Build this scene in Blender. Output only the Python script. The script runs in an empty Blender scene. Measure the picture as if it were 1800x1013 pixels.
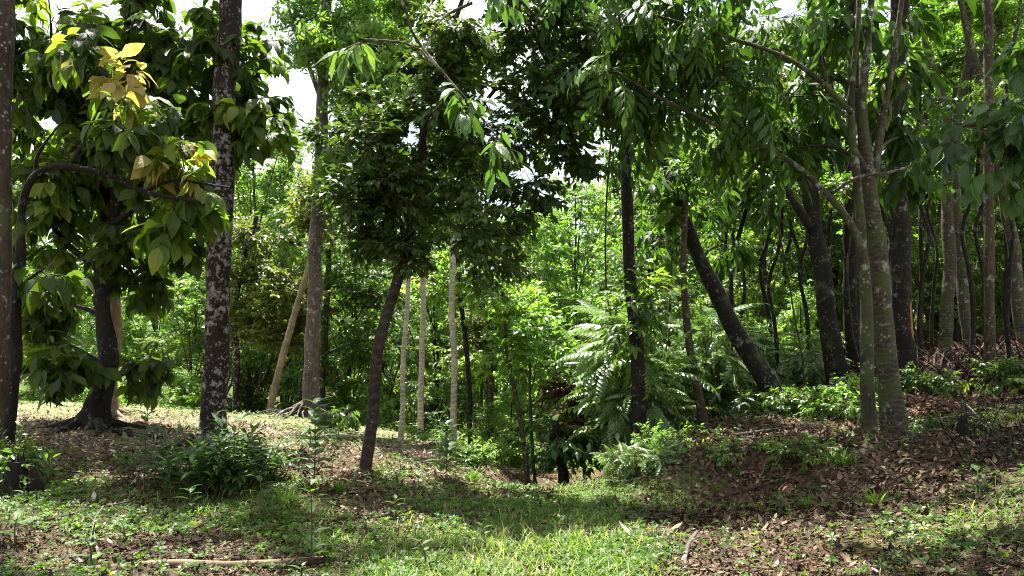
import bpy, math, random
import numpy as np
from mathutils import Vector

rng = np.random.default_rng(11)
random.seed(11)
scene = bpy.context.scene
COL = scene.collection

# ------------------------------------------------------------------ camera model
FOC, HZ, EYE = 1386.0, 620.0, 1.55


def at(px, py, d):
    return np.array([(px - 900.0) / FOC * d, d, EYE + (HZ - py) / FOC * d])


def smooth(e0, e1, x):
    t = np.clip((np.asarray(x, float) - e0) / (e1 - e0), 0, 1)
    return t * t * (3 - 2 * t)


def hash2(ix, iy, seed):
    n = (ix.astype(np.int64) * 374761393 + iy.astype(np.int64) * 668265263 + seed * 974711) & 0x7fffffff
    n = ((n ^ (n >> 13)) * 1274126177) & 0x7fffffff
    return ((n ^ (n >> 16)) & 0xffff) / 65535.0


def vnoise(x, y, scale, seed=0):
    x = np.asarray(x, float) / scale
    y = np.asarray(y, float) / scale
    ix, iy = np.floor(x), np.floor(y)
    fx, fy = x - ix, y - iy
    fx, fy = fx * fx * (3 - 2 * fx), fy * fy * (3 - 2 * fy)
    a, b = hash2(ix, iy, seed), hash2(ix + 1, iy, seed)
    c, d = hash2(ix, iy + 1, seed), hash2(ix + 1, iy + 1, seed)
    return (a * (1 - fx) + b * fx) * (1 - fy) + (c * (1 - fx) + d * fx) * fy


# ------------------------------------------------------------------ terrain (thin plate spline)
CTRL = [(0, 0, 0), (-3, 0, 0), (3, 0, .1), (0, 3, 0), (-3, 4, 0), (3, 4.2, .18), (0, 5.5, 0), (-3, 5.6, .02), (0.6, 7.5, -.03),
        (0.2, 9.5, -.16), (1.1, 9.5, -.16), (0.7, 11.5, -.6), (0.9, 14, -1.0), (1.5, 17, -1.2), (1.9, 21, -1.75), (2.2, 26, -2.0),
        (-0.6, 10.3, -.12), (-.2, 12.5, -.75), (-1.7, 9, .13), (-.75, 11.2, -.02)]
for px, py, d in [(640, 835, 9.2), (375, 778, 11.5), (165, 757, 12.5), (545, 738, 16), (100, 716, 19), (300, 722, 19), (20, 716, 22), (470, 745, 18.5),
                  (415, 745, 20), (703, 782, 14), (740, 770, 16), (795, 785, 14), (930, 868, 13.5), (1130, 803, 12), (1380, 738, 13.5),
                  (1235, 750, 13), (1480, 703, 14.5), (1500, 700, 15.5), (1525, 785, 9.4), (1578, 783, 9.7), (1590, 692, 13.5), (1665, 664, 17),
                  (1705, 655, 19), (1740, 692, 13.5), (1795, 650, 17), (1200, 800, 10.5), (1400, 778, 10.3), (1750, 850, 6.9), (1500, 905, 6.8),
                  (20, 855, 8.6), (200, 830, 9.4), (900, 830, 16.5), (1300, 882, 8.4), (1420, 890, 7.9), (1250, 790, 10.0), (1340, 780, 9.9)]:
    p = at(px, py, d)
    CTRL.append((p[0], p[1], p[2]))
for x, y, z in [(-30, 25, .6), (-14, 30, -.2), (-6, 30, -1.4), (0, 30, -2.3), (6, 30, -1.0), (14, 28, 1.6), (30, 22, 3.0), (-30, 5, .4), (30, 5, 2.2),
                (-30, -20, 0), (0, -20, 0), (30, -20, 1.0), (-20, 45, 1), (0, 45, -1.0), (20, 45, 2.5), (-45, 45, 3), (45, 45, 4), (-12, 8, .4), (12, 8, 1.3)]:
    CTRL.append((x, y, z))
CT = np.array(CTRL, float)


def _tps_phi(r2):
    return np.where(r2 > 1e-12, 0.5 * r2 * np.log(np.maximum(r2, 1e-12)), 0)


_n = len(CT)
_d2 = ((CT[:, None, :2] - CT[None, :, :2]) ** 2).sum(-1)
_A = np.zeros((_n + 3, _n + 3))
_A[:_n, :_n] = _tps_phi(_d2) + np.eye(_n) * 0.02
_A[:_n, _n] = 1
_A[:_n, _n + 1:] = CT[:, :2]
_A[_n, :_n] = 1
_A[_n + 1:, :_n] = CT[:, :2].T
_w = np.linalg.solve(_A, np.concatenate([CT[:, 2], np.zeros(3)]))


def height(x, y):
    x = np.asarray(x, float)
    y = np.asarray(y, float)
    sh = x.shape
    xf, yf = x.ravel(), y.ravel()
    cx, cy = np.clip(xf, -44, 44), np.clip(yf, -19, 44)
    out = np.empty_like(xf)
    for s in range(0, len(xf), 20000):
        e = slice(s, s + 20000)
        r2 = (cx[e, None] - CT[None, :, 0]) ** 2 + (cy[e, None] - CT[None, :, 1]) ** 2
        out[e] = _tps_phi(r2) @ _w[:_n] + _w[_n] + cx[e] * _w[_n + 1] + cy[e] * _w[_n + 2]
    far = np.hypot(xf, yf)
    out += 9.0 * smooth(48, 120, far) * smooth(-30, 30, yf)
    q = (yf - (9.75 - .22 * (xf - 2)))
    bank = smooth(1.2, 2.0, xf) * smooth(6.0, 4.8, xf)
    out += bank * (.11 * np.exp(-(q / .6) ** 2) - .07 * np.exp(-((q + 1.15) / .5) ** 2))
    near = smooth(60, 25, far)
    out += near * ((vnoise(xf, yf, 1.1, 3) - .5) * .10 + (vnoise(xf, yf, .37, 4) - .5) * .05)
    out += bank * ((vnoise(xf, yf, .42, 14) - .5) * .16 + (vnoise(xf, yf, .17, 15) - .5) * .05) * smooth(8, 8.8, yf) * smooth(12, 11, yf)
    return out.reshape(sh)


def hz(x, y):
    return float(height(np.array([x]), np.array([y]))[0])


def m_grass(x, y):
    """share of green cover on the ground"""
    tr = np.exp(-(((x - .35 - .05 * (y - 6)) / 1.9) ** 2)) * smooth(13, 10, y)
    rut = np.exp(-(((y - 7.6 - .16 * (x - 2)) / .75) ** 2)) * smooth(.5, 1.4, x) * .8 + np.exp(-(((x - 1.5) / .5) ** 2)) * smooth(7.6, 6.6, y) * .45
    meadow = smooth(13, 14.5, y) * smooth(-1.2, -2.5, x) * .8
    lf = .5 * smooth(-.8, -2, x) * smooth(9.0, 7.8, y) * smooth(6.2, 7.0, y)
    br = .5 * smooth(1.2, 2.0, x) * smooth(7.4, 6.2, y - .12 * (x - 2))
    g = np.maximum(np.maximum(np.maximum(tr, meadow), lf), br) - rut
    g = g + (vnoise(x, y, .9, 9) - .5) * .75 + (vnoise(x, y, .3, 10) - .5) * .35
    g = g * (1 - .5 * smooth(1.6, 3.2, x) * smooth(20, 12, y) * smooth(6.6, 7.6, y))
    return np.clip(g, 0, 1)


# ------------------------------------------------------------------ mesh buffer
class Buf:
    def __init__(self):
        self.v, self.q, self.t, self.qm, self.tm, self.uv, self.ti = [], [], [], [], [], [], []
        self.n = 0

    def add(self, v, quads=None, tris=None, mat=0, uv=None, tint=None):
        v = np.asarray(v, float).reshape(-1, 3)
        k = len(v)
        self.v.append(v)
        if quads is not None and len(quads):
            q = np.asarray(quads, np.int64).reshape(-1, 4) + self.n
            self.q.append(q)
            self.qm.append(np.full(len(q), mat, np.int32))
        if tris is not None and len(tris):
            t = np.asarray(tris, np.int64).reshape(-1, 3) + self.n
            self.t.append(t)
            self.tm.append(np.full(len(t), mat, np.int32))
        self.uv.append(np.zeros((k, 2)) if uv is None else np.asarray(uv, float).reshape(-1, 2))
        ti = np.full(k, .5) if tint is None else np.asarray(tint, float).ravel()
        self.ti.append(ti)
        self.n += k

    def inst(self, tpl, M, P, mat=0, tint=None):
        """tpl: (verts, uvs, quads, tris); M (N,3,3) with the scaled axes as columns; P (N,3)"""
        V, U, Q, T = tpl
        N, k = len(P), len(V)
        if N == 0:
            return
        vs = np.einsum('nij,vj->nvi', M, V) + P[:, None, :]
        off = (np.arange(N) * k)[:, None, None]
        q = (Q[None] + off).reshape(-1, 4) if len(Q) else None
        t = (T[None] + off).reshape(-1, 3) if len(T) else None
        ti = np.repeat(tint if tint is not None else np.full(N, .5), k)
        self.add(vs.reshape(-1, 3), q, t, mat, np.tile(U, (N, 1)), ti)

    def build(self, name, mats, parent=None, origin=(0, 0, 0), flat=False):
        me = bpy.data.meshes.new(name)
        v = np.concatenate(self.v) - np.asarray(origin, float)
        q = np.concatenate(self.q) if self.q else np.zeros((0, 4), np.int64)
        t = np.concatenate(self.t) if self.t else np.zeros((0, 3), np.int64)
        loops = np.concatenate([q.ravel(), t.ravel()]).astype(np.int32)
        nf = len(q) + len(t)
        me.vertices.add(len(v))
        me.vertices.foreach_set('co', v.astype(np.float32).ravel())
        me.loops.add(len(loops))
        me.loops.foreach_set('vertex_index', loops)
        me.polygons.add(nf)
        starts = np.concatenate([np.arange(len(q)) * 4, len(q) * 4 + np.arange(len(t)) * 3]).astype(np.int32)
        me.polygons.foreach_set('loop_start', starts)
        mi = np.concatenate((self.qm or [np.zeros(0, np.int32)]) + (self.tm or [np.zeros(0, np.int32)]))
        me.polygons.foreach_set('material_index', mi.astype(np.int32))
        me.polygons.foreach_set('use_smooth', np.full(nf, not flat))
        me.update(calc_edges=True)
        uv = np.concatenate(self.uv)
        lay = me.uv_layers.new(name='UVMap')
        lay.data.foreach_set('uv', uv[loops].astype(np.float32).ravel())
        a = me.attributes.new('tint', 'FLOAT', 'POINT')
        a.data.foreach_set('value', np.concatenate(self.ti).astype(np.float32))
        for m in (mats if isinstance(mats, (list, tuple)) else [mats]):
            me.materials.append(m)
        o = bpy.data.objects.new(name, me)
        COL.objects.link(o)
        if parent is not None:
            o.parent = parent
        return o


def norm(a):
    return a / np.maximum(np.linalg.norm(a, axis=-1, keepdims=True), 1e-9)


def frames(d, up=None, roll=None):
    """columns x,y,z with y along d and z near up"""
    d = norm(d)
    up = np.array([0, 0, 1.0]) if up is None else up
    up = np.broadcast_to(up, d.shape) + rng.normal(0, .02, d.shape)
    x = norm(np.cross(d, up))
    z = np.cross(x, d)
    if roll is not None:
        c, s = np.cos(roll)[:, None], np.sin(roll)[:, None]
        x, z = x * c + z * s, z * c - x * s
    return np.stack([x, d, z], axis=-1)


# ------------------------------------------------------------------ leaf templates (unit length along +Y)
def leaf_tpl(nseg, hw, widths, curl=.6, fold=.25, wave=0.0):
    V, U = [], []
    y = z = 0.0
    for i in range(nseg + 1):
        t = i / nseg
        w = hw * np.interp(t, np.linspace(0, 1, len(widths)), widths)
        wz = wave * math.sin(i * 2.2)
        V += [(-w, y, z + fold * w + wz * w), (0, y, z), (w, y, z + fold * w - wz * w)]
        U += [(0, t), (.5, t), (1, t)]
        a = curl * (t + .5 / nseg)
        y += math.cos(a) / nseg
        z -= math.sin(a) / nseg
    Q = []
    for i in range(nseg):
        b = i * 3
        Q += [(b, b + 1, b + 4, b + 3), (b + 1, b + 2, b + 5, b + 4)]
    return (np.array(V), np.array(U), np.array(Q), np.zeros((0, 3), np.int64))


OVATE = (.03, .55, .9, 1, .93, .7, .38, .03)
LANCE = (.03, .6, .95, 1, .85, .6, .3, .02)
OBOV = (.03, .35, .62, .85, 1, .95, .6, .04)


def small_leaf(hw, fold, bend=.12):
    V = np.array([(0, 0, 0), (-hw, .48, fold * hw), (hw, .48, fold * hw), (0, 1, -bend), (0, .5, 0)])
    U = np.array([(.5, 0), (0, .5), (1, .5), (.5, 1), (.5, .5)])
    T = np.array([(0, 4, 1), (4, 3, 1), (0, 2, 4), (4, 2, 3)])
    return (V, U, np.zeros((0, 4), np.int64), T)


def merge_tpl(parts):
    V, U, Q, T, n = [], [], [], [], 0
    for (v, u, q, t) in parts:
        V.append(v)
        U.append(u)
        if len(q):
            Q.append(q + n)
        if len(t):
            T.append(t + n)
        n += len(v)
    return (np.concatenate(V), np.concatenate(U), np.concatenate(Q) if Q else np.zeros((0, 4), np.int64), np.concatenate(T) if T else np.zeros((0, 3), np.int64))


def xf_tpl(tpl, M, p):
    return (tpl[0] @ np.asarray(M).T + np.asarray(p), tpl[1], tpl[2], tpl[3])


def pinnate_tpl(pairs, leaf, ll, curl, angle=1.05, drop=.35, start=.22, taper=True, terminal=True):
    """compound leaf of unit length: a curved midrib with paired leaflets"""
    parts = []
    pts = []
    y = z = 0.0
    n = 14
    for i in range(n + 1):
        pts.append((y, z, curl * i / n))
        a = curl * (i + .5) / n
        y += math.cos(a) / n
        z -= math.sin(a) / n
    pts = np.array(pts)
    rib = []
    for i in range(n + 1):
        r = .010 * (1 - .7 * i / n)
        rib += [(-r, pts[i, 0], pts[i, 1] + .004), (r, pts[i, 0], pts[i, 1] + .004)]
    Q = np.array([(2 * i, 2 * i + 1, 2 * i + 3, 2 * i + 2) for i in range(n)])
    parts.append((np.array(rib), np.full((len(rib), 2), .5), Q, np.zeros((0, 3), np.int64)))
    for k in range(pairs):
        t = start + (1 - start) * k / max(pairs - .4, 1)
        yy, zz = np.interp(t * n, np.arange(n + 1), pts[:, 0]), np.interp(t * n, np.arange(n + 1), pts[:, 1])
        a = np.interp(t * n, np.arange(n + 1), pts[:, 2])
        L = ll * (math.sin(math.pi * (.25 + .65 * t)) if taper else 1.0)
        for s in (-1, 1):
            th = angle - .35 * t + random.uniform(-.08, .08)
            d = np.array([s * math.sin(th), math.cos(th) * math.cos(a), -math.cos(th) * math.sin(a) - drop * random.uniform(.6, 1.3)])
            d /= np.linalg.norm(d)
            x = np.cross(d, (0, 0, 1.0))
            x /= np.linalg.norm(x)
            zc = np.cross(x, d)
            parts.append(xf_tpl(leaf, np.stack([x, d, zc], -1) * L, (0, yy, zz)))
    if terminal:
        a = curl
        d = np.array([0, math.cos(a), -math.sin(a)])
        parts.append(xf_tpl(leaf, np.stack([(1, 0, 0), d, np.cross((1, 0, 0), d)], -1) * ll * .9, (0, pts[-1, 0], pts[-1, 1])))
    return merge_tpl(parts)


def whorl_tpl(n, leaf, tilt, spread=2 * math.pi):
    """leaflets radiating from one point around +Y"""
    parts = []
    for k in range(n):
        ph = spread * k / n + random.uniform(-.15, .15)
        d = np.array([math.cos(ph) * math.cos(tilt), math.sin(tilt), math.sin(ph) * math.cos(tilt)])
        up = np.array([0, 1.0, 0])
        x = np.cross(d, up)
        x /= np.linalg.norm(x)
        parts.append(xf_tpl(leaf, np.stack([x, d, np.cross(x, d)], -1), d * .08))
    return merge_tpl(parts)


T_BIG = [leaf_tpl(5, .235, OVATE, c, .22, w) for c, w in ((.5, .12), (.9, -.15), (1.3, .1))]
T_LONG = [leaf_tpl(5, .175, LANCE, c, .25, w) for c, w in ((.3, .05), (.6, -.06), (1.0, .05))]
T_MED = [leaf_tpl(3, .2, OVATE, c, .25) for c in (.2, .5, .9)]
T_SMALL = [small_leaf(.24, .3, .1), small_leaf(.3, .15, .2), small_leaf(.2, .4, .05)]
T_NARROW = [small_leaf(.15, .3, .15), small_leaf(.18, .2, .3)]
T_PINN = [pinnate_tpl(4, leaf_tpl(3, .17, OBOV, .5, .2), .42, c, .95, .35) for c in (.5, .8, 1.1)]
T_FERN = [pinnate_tpl(9, leaf_tpl(3, .19, LANCE, .7, .25), .25, c, 1.25, .18, .22) for c in (.5, .8, 1.1)]
T_WHORL = [whorl_tpl(5, leaf_tpl(3, .16, LANCE, .8, .2), t) for t in (-.2, -.5)]
T_BLADE = [leaf_tpl(3, .03, (.9, 1, .7, .05), c, .3) for c in (.5, 1.0, 1.6)]
_px = [(math.cos(a), math.sin(a)) for a in (0, 2.094, 4.189)]


def twig_tpl(bend, taper=.4):
    V, Q = [], []
    for i, (y, b, r) in enumerate(((0, 0, 1), (.5, bend, .5 + taper / 2), (1, 0, taper))):
        V += [(c * r, y, s * r + b) for c, s in _px]
    for i in range(2):
        for j in range(3):
            a, b2 = i * 3 + j, i * 3 + (j + 1) % 3
            Q.append((a, b2, b2 + 3, a + 3))
    return (np.array(V, float), np.zeros((9, 2)), np.array(Q), np.zeros((0, 3), np.int64))


T_TWIG = twig_tpl(0.0)


def sticks(buf, a, b, r, mat, sag=0.0):
    """thin tapered twigs from points a to points b"""
    d = b - a
    L = np.linalg.norm(d, axis=1)
    ok = L > 1e-4
    a, d, L = a[ok], d[ok], L[ok]
    r = np.broadcast_to(r, ok.shape)[ok]
    M = frames(d) * np.stack([r, L, r], -1)[:, None, :]
    tp = twig_tpl(0.0)
    tp[0][3:6, 2] += sag / max(float(np.median(r)), 1e-4)
    buf.inst(tp, M, a, mat)


# ------------------------------------------------------------------ tubes
def spline(P, n):
    P = np.asarray(P, float)
    if len(P) == 2:
        t = np.linspace(0, 1, n)[:, None]
        return P[0] * (1 - t) + P[1] * t
    E = np.vstack([2 * P[0] - P[1], P, 2 * P[-1] - P[-2]])
    out = []
    for u in np.linspace(0, len(P) - 1 - 1e-6, n):
        i = int(u)
        t = u - i
        a, b, c, d = E[i], E[i + 1], E[i + 2], E[i + 3]
        out.append(.5 * ((2 * b) + (-a + c) * t + (2 * a - 5 * b + 4 * c - d) * t * t + (-a + 3 * b - 3 * c + d) * t ** 3))
    return np.array(out)


def tube(buf, P, R, sides=12, rough=.06, mat=0, flare=0.0, seed=0, cap=False, flare_h=.22, wob=0.0):
    P = np.asarray(P, float)
    R = np.asarray(R, float)
    n = len(P)
    T = norm(np.gradient(P, axis=0))
    x = np.cross(T[0], (0.13, 1, .07))
    x /= np.linalg.norm(x)
    S = np.concatenate([[0], np.cumsum(np.linalg.norm(np.diff(P, axis=0), axis=1))])
    if wob:
        P = P + np.stack([(vnoise(S, S * 0 + 7 * seed, .9, 21 + seed) - .5) * wob, (vnoise(S, S * 0 + 7 * seed, .8, 41 + seed) - .5) * wob, S * 0], -1) * smooth(0, .4, S)[:, None]
    th = np.linspace(0, 2 * math.pi, sides, endpoint=False)
    V = []
    for i in range(n):
        x = x - T[i] * np.dot(x, T[i])
        x /= np.linalg.norm(x)
        y = np.cross(T[i], x)
        k = 1 + rough * 2 * (vnoise(th * 1.3 + 3 * np.cos(th), np.full(sides, S[i] / .35), 1.0, 5 + seed) - .5) + rough * (vnoise(np.cos(th) * 3, np.sin(th) * 3 + S[i] / .12, 1.0, 6 + seed) - .5)
        if flare:
            k = k + flare * math.exp(-max(S[i] - .25, 0) / flare_h) * (.55 + .45 * np.cos(5 * th + seed) + .2 * np.cos(3 * th + 1.7 * seed))
        V.append(P[i] + (np.cos(th)[:, None] * x + np.sin(th)[:, None] * y) * (R[i] * k)[:, None])
    V = np.concatenate(V)
    j = np.arange(sides)
    jn = (j + 1) % sides
    Q = np.concatenate([np.stack([i * sides + j, i * sides + jn, (i + 1) * sides + jn, (i + 1) * sides + j], -1) for i in range(n - 1)])
    uv = np.stack([np.tile(th / 6.283, n), np.repeat(S, sides)], -1)
    buf.add(V, Q, None, mat, uv)
    if cap:
        for e, i in ((0, 0), (1, n - 1)):
            ring = V[i * sides:(i + 1) * sides]
            vv = np.vstack([ring, ring.mean(0)[None]])
            tt = np.stack([j, jn, np.full(sides, sides)], -1)
            if e == 0:
                tt = tt[:, ::-1]
            buf.add(vv, None, tt, mat)


# ------------------------------------------------------------------ materials
def nodes_of(name):
    m = bpy.data.materials.new(name)
    m.use_nodes = True
    nt = m.node_tree
    nt.nodes.clear()
    return m, nt, nt.nodes, nt.links


def ramp(nt, stops, interp='LINEAR'):
    n = nt.nodes.new('ShaderNodeValToRGB')
    n.color_ramp.interpolation = interp
    e = n.color_ramp.elements
    while len(e) < len(stops):
        e.new(.5)
    for el, (p, c) in zip(e, stops):
        el.position = p
        el.color = (c[0], c[1], c[2], 1) if len(c) == 3 else c
    return n


def G(v):
    return (v, v, v)


def leaf_mat(name, stops, trans=.42, rough=.42, veins=False, tgain=2.1, spec=.45, tcol=(.92, 1.0, .38)):
    m, nt, N, L = nodes_of(name)
    out = N.new('ShaderNodeOutputMaterial')
    at_ = N.new('ShaderNodeAttribute')
    at_.attribute_name = 'tint'
    rp = ramp(nt, stops)
    oi = N.new('ShaderNodeObjectInfo')
    add = N.new('ShaderNodeMath')
    add.operation = 'MULTIPLY_ADD'
    L.new(oi.outputs['Random'], add.inputs[0])
    add.inputs[1].default_value = .16
    sub = N.new('ShaderNodeMath')
    sub.operation = 'SUBTRACT'
    L.new(at_.outputs['Fac'], add.inputs[2])
    L.new(add.outputs[0], sub.inputs[0])
    sub.inputs[1].default_value = .08
    L.new(sub.outputs[0], rp.inputs[0])
    pr = N.new('ShaderNodeBsdfPrincipled')
    pr.inputs['Roughness'].default_value = rough
    pr.inputs['Specular IOR Level'].default_value = spec
    tr = N.new('ShaderNodeBsdfTranslucent')
    mx = N.new('ShaderNodeMixShader')
    mx.inputs[0].default_value = trans
    col = rp.outputs[0]
    if veins:
        tc = N.new('ShaderNodeUVMap')
        sx = N.new('ShaderNodeSeparateXYZ')
        L.new(tc.outputs[0], sx.inputs[0])

        def M_(op, a, b=None):
            n = N.new('ShaderNodeMath')
            n.operation = op
            for i, s in enumerate((a, b)):
                if s is None:
                    continue
                if hasattr(s, 'default_value') or hasattr(s, 'links'):
                    L.new(s, n.inputs[i])
                else:
                    n.inputs[i].default_value = s
            return n.outputs[0]
        u = M_('ABSOLUTE', M_('SUBTRACT', sx.outputs[0], .5))
        ph = M_('MULTIPLY', M_('SUBTRACT', sx.outputs[1], M_('MULTIPLY', u, .55)), 11 * math.pi)
        wv = M_('ABSOLUTE', M_('SINE', ph))
        vein = M_('POWER', M_('SUBTRACT', 1.0, wv), 3.0)
        mid = M_('LESS_THAN', u, .035)
        vv = M_('MAXIMUM', vein, mid)
        mc = N.new('ShaderNodeMixRGB')
        mc.blend_type = 'MULTIPLY'
        L.new(M_('MULTIPLY', vv, .55), mc.inputs[0])
        L.new(col, mc.inputs[1])
        mc.inputs[2].default_value = (1.7, 1.5, 1.2, 1)
        col = mc.outputs[0]
        bp = N.new('ShaderNodeBump')
        bp.inputs['Strength'].default_value = .5
        bp.inputs['Distance'].default_value = .006
        L.new(wv, bp.inputs['Height'])
        L.new(bp.outputs[0], pr.inputs['Normal'])
    L.new(col, pr.inputs['Base Color'])
    tm = N.new('ShaderNodeMixRGB')
    tm.blend_type = 'MULTIPLY'
    tm.inputs[0].default_value = 1
    L.new(col, tm.inputs[1])
    tm.inputs[2].default_value = (tgain * tcol[0], tgain * tcol[1], tgain * tcol[2], 1)
    L.new(tm.outputs[0], tr.inputs[0])
    L.new(pr.outputs[0], mx.inputs[1])
    L.new(tr.outputs[0], mx.inputs[2])
    L.new(mx.outputs[0], out.inputs[0])
    return m


def bark_mat(name, dark, mid, lichen=(.5, .5, .46), amount=.3, scale=7.0, ring=0.0, moss=0.0, spots=.3, bump=.6):
    """bark with vertical furrows, lichen blotches and (optionally) rings or moss"""
    m, nt, N, L = nodes_of(name)
    out = N.new('ShaderNodeOutputMaterial')
    pr = N.new('ShaderNodeBsdfPrincipled')
    pr.inputs['Roughness'].default_value = .88
    pr.inputs['Specular IOR Level'].default_value = .25
    tc = N.new('ShaderNodeTexCoord')
    mp = N.new('ShaderNodeMapping')
    mp.inputs['Scale'].default_value = (1, 1, .3)
    L.new(tc.outputs['Object'], mp.inputs[0])

    def noise(vec, s, det=6, ro=.6):
        n = N.new('ShaderNodeTexNoise')
        n.inputs['Scale'].default_value = s
        n.inputs['Detail'].default_value = det
        n.inputs['Roughness'].default_value = ro
        L.new(vec, n.inputs['Vector'])
        return n.outputs['Fac']
    fur = noise(mp.outputs[0], 26, 8, .65)
    rp = ramp(nt, [(.32, dark), (.68, mid)])
    L.new(fur, rp.inputs[0])
    col = rp.outputs[0]
    big = noise(tc.outputs['Object'], 1.6, 4, .6)
    rb = ramp(nt, [(.3, G(.55)), (.7, G(1.45))])
    L.new(big, rb.inputs[0])
    mb = N.new('ShaderNodeMixRGB')
    mb.blend_type = 'MULTIPLY'
    mb.inputs[0].default_value = .9
    L.new(col, mb.inputs[1])
    L.new(rb.outputs[0], mb.inputs[2])
    col = mb.outputs[0]

    def mix(fac, c2):
        nonlocal col
        x = N.new('ShaderNodeMixRGB')
        L.new(fac, x.inputs[0])
        L.new(col, x.inputs[1])
        x.inputs[2].default_value = (*c2, 1)
        col = x.outputs[0]
    if ring > 0:
        w = N.new('ShaderNodeTexWave')
        w.bands_direction = 'Z'
        w.inputs['Scale'].default_value = ring
        w.inputs['Distortion'].default_value = 9.0
        w.inputs['Detail'].default_value = 3
        w.inputs['Detail Scale'].default_value = 1.6
        L.new(tc.outputs['Object'], w.inputs[0])
        r2 = ramp(nt, [(.5, G(0)), (.95, G(.32))])
        L.new(w.outputs['Fac'], r2.inputs[0])
        mix(r2.outputs[0], tuple(min(1, c * 1.8 + .02) for c in mid))
    if moss > 0:
        r2 = ramp(nt, [(.62 - moss * .3, G(0)), (.72 - moss * .2, G(.85))])
        L.new(noise(tc.outputs['Object'], 3.0, 5, .6), r2.inputs[0])
        mix(r2.outputs[0], (.055, .07, .018))
    t0 = .68 - amount * .28
    r3 = ramp(nt, [(t0 - .02, G(0)), (t0 + .09, G(.9))])
    cm = N.new('ShaderNodeMath')
    cm.operation = 'MULTIPLY_ADD'
    L.new(noise(tc.outputs['Object'], 1.1, 3, .6), cm.inputs[0])
    cm.inputs[1].default_value = .5
    sb = N.new('ShaderNodeMath')
    sb.operation = 'SUBTRACT'
    sb.inputs[1].default_value = .25
    L.new(noise(tc.outputs['Object'], scale, 6, .68), cm.inputs[2])
    L.new(cm.outputs[0], sb.inputs[0])
    L.new(sb.outputs[0], r3.inputs[0])
    mix(r3.outputs[0], lichen)
    if spots > 0:
        vo = N.new('ShaderNodeTexVoronoi')
        vo.inputs['Scale'].default_value = 17
        L.new(tc.outputs['Object'], vo.inputs['Vector'])
        r4 = ramp(nt, [(.18, G(.85)), (.26, G(0))])
        L.new(vo.outputs['Distance'], r4.inputs[0])
        gate = ramp(nt, [(.62 - .2 * spots, G(0)), (.66 - .2 * spots, G(1))])
        L.new(noise(tc.outputs['Object'], 4.5, 2, .5), gate.inputs[0])
        mu = N.new('ShaderNodeMath')
        mu.operation = 'MULTIPLY'
        L.new(r4.outputs[0], mu.inputs[0])
        L.new(gate.outputs[0], mu.inputs[1])
        mix(mu.outputs[0], tuple(c * .92 for c in lichen))
    L.new(col, pr.inputs['Base Color'])
    bp = N.new('ShaderNodeBump')
    bp.inputs['Strength'].default_value = bump
    bp.inputs['Distance'].default_value = .02
    L.new(fur, bp.inputs['Height'])
    L.new(bp.outputs[0], pr.inputs['Normal'])
    L.new(pr.outputs[0], out.inputs[0])
    return m


def flat_tint_mat(name, stops, rough=.8, trans=0.0, spec=.2):
    m, nt, N, L = nodes_of(name)
    out = N.new('ShaderNodeOutputMaterial')
    pr = N.new('ShaderNodeBsdfPrincipled')
    pr.inputs['Roughness'].default_value = rough
    pr.inputs['Specular IOR Level'].default_value = spec
    a = N.new('ShaderNodeAttribute')
    a.attribute_name = 'tint'
    rp = ramp(nt, stops)
    L.new(a.outputs['Fac'], rp.inputs[0])
    tc = N.new('ShaderNodeTexCoord')
    no = N.new('ShaderNodeTexNoise')
    no.inputs['Scale'].default_value = 40
    no.inputs['Detail'].default_value = 4
    L.new(tc.outputs['Object'], no.inputs['Vector'])
    mx = N.new('ShaderNodeMixRGB')
    mx.blend_type = 'MULTIPLY'
    mx.inputs[0].default_value = .6
    r2 = ramp(nt, [(.3, G(.55)), (.7, G(1.25))])
    L.new(no.outputs['Fac'], r2.inputs[0])
    L.new(rp.outputs[0], mx.inputs[1])
    L.new(r2.outputs[0], mx.inputs[2])
    L.new(mx.outputs[0], pr.inputs['Base Color'])
    if trans > 0:
        tr = N.new('ShaderNodeBsdfTranslucent')
        L.new(mx.outputs[0], tr.inputs[0])
        ms = N.new('ShaderNodeMixShader')
        ms.inputs[0].default_value = trans
        L.new(pr.outputs[0], ms.inputs[1])
        L.new(tr.outputs[0], ms.inputs[2])
        L.new(ms.outputs[0], out.inputs[0])
    else:
        L.new(pr.outputs[0], out.inputs[0])
    return m


GREEN_DARK = [(0, (.028, .050, .012)), (.5, (.050, .088, .018)), (.85, (.09, .14, .025)), (1, (.14, .19, .035))]
GREEN_COCOA = [(0, (.024, .042, .009)), (.45, (.050, .078, .013)), (.75, (.08, .13, .018)), (.92, (.15, .18, .028)), (.96, (.21, .20, .06)), (1, (.26, .20, .09))]
GREEN_MID = [(0, (.028, .062, .010)), (.5, (.055, .11, .016)), (.85, (.10, .165, .022)), (1, (.16, .21, .03))]
GREEN_LIGHT = [(0, (.055, .115, .022)), (.5, (.10, .185, .034)), (.85, (.15, .25, .05)), (1, (.24, .31, .08))]
GREEN_BLUE = [(0, (.025, .06, .016)), (.5, (.048, .105, .026)), (.85, (.08, .15, .036)), (1, (.12, .19, .05))]
GREEN_OLIVE = [(0, (.05, .07, .018)), (.5, (.085, .11, .025)), (.85, (.13, .15, .035)), (1, (.2, .19, .05))]

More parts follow.
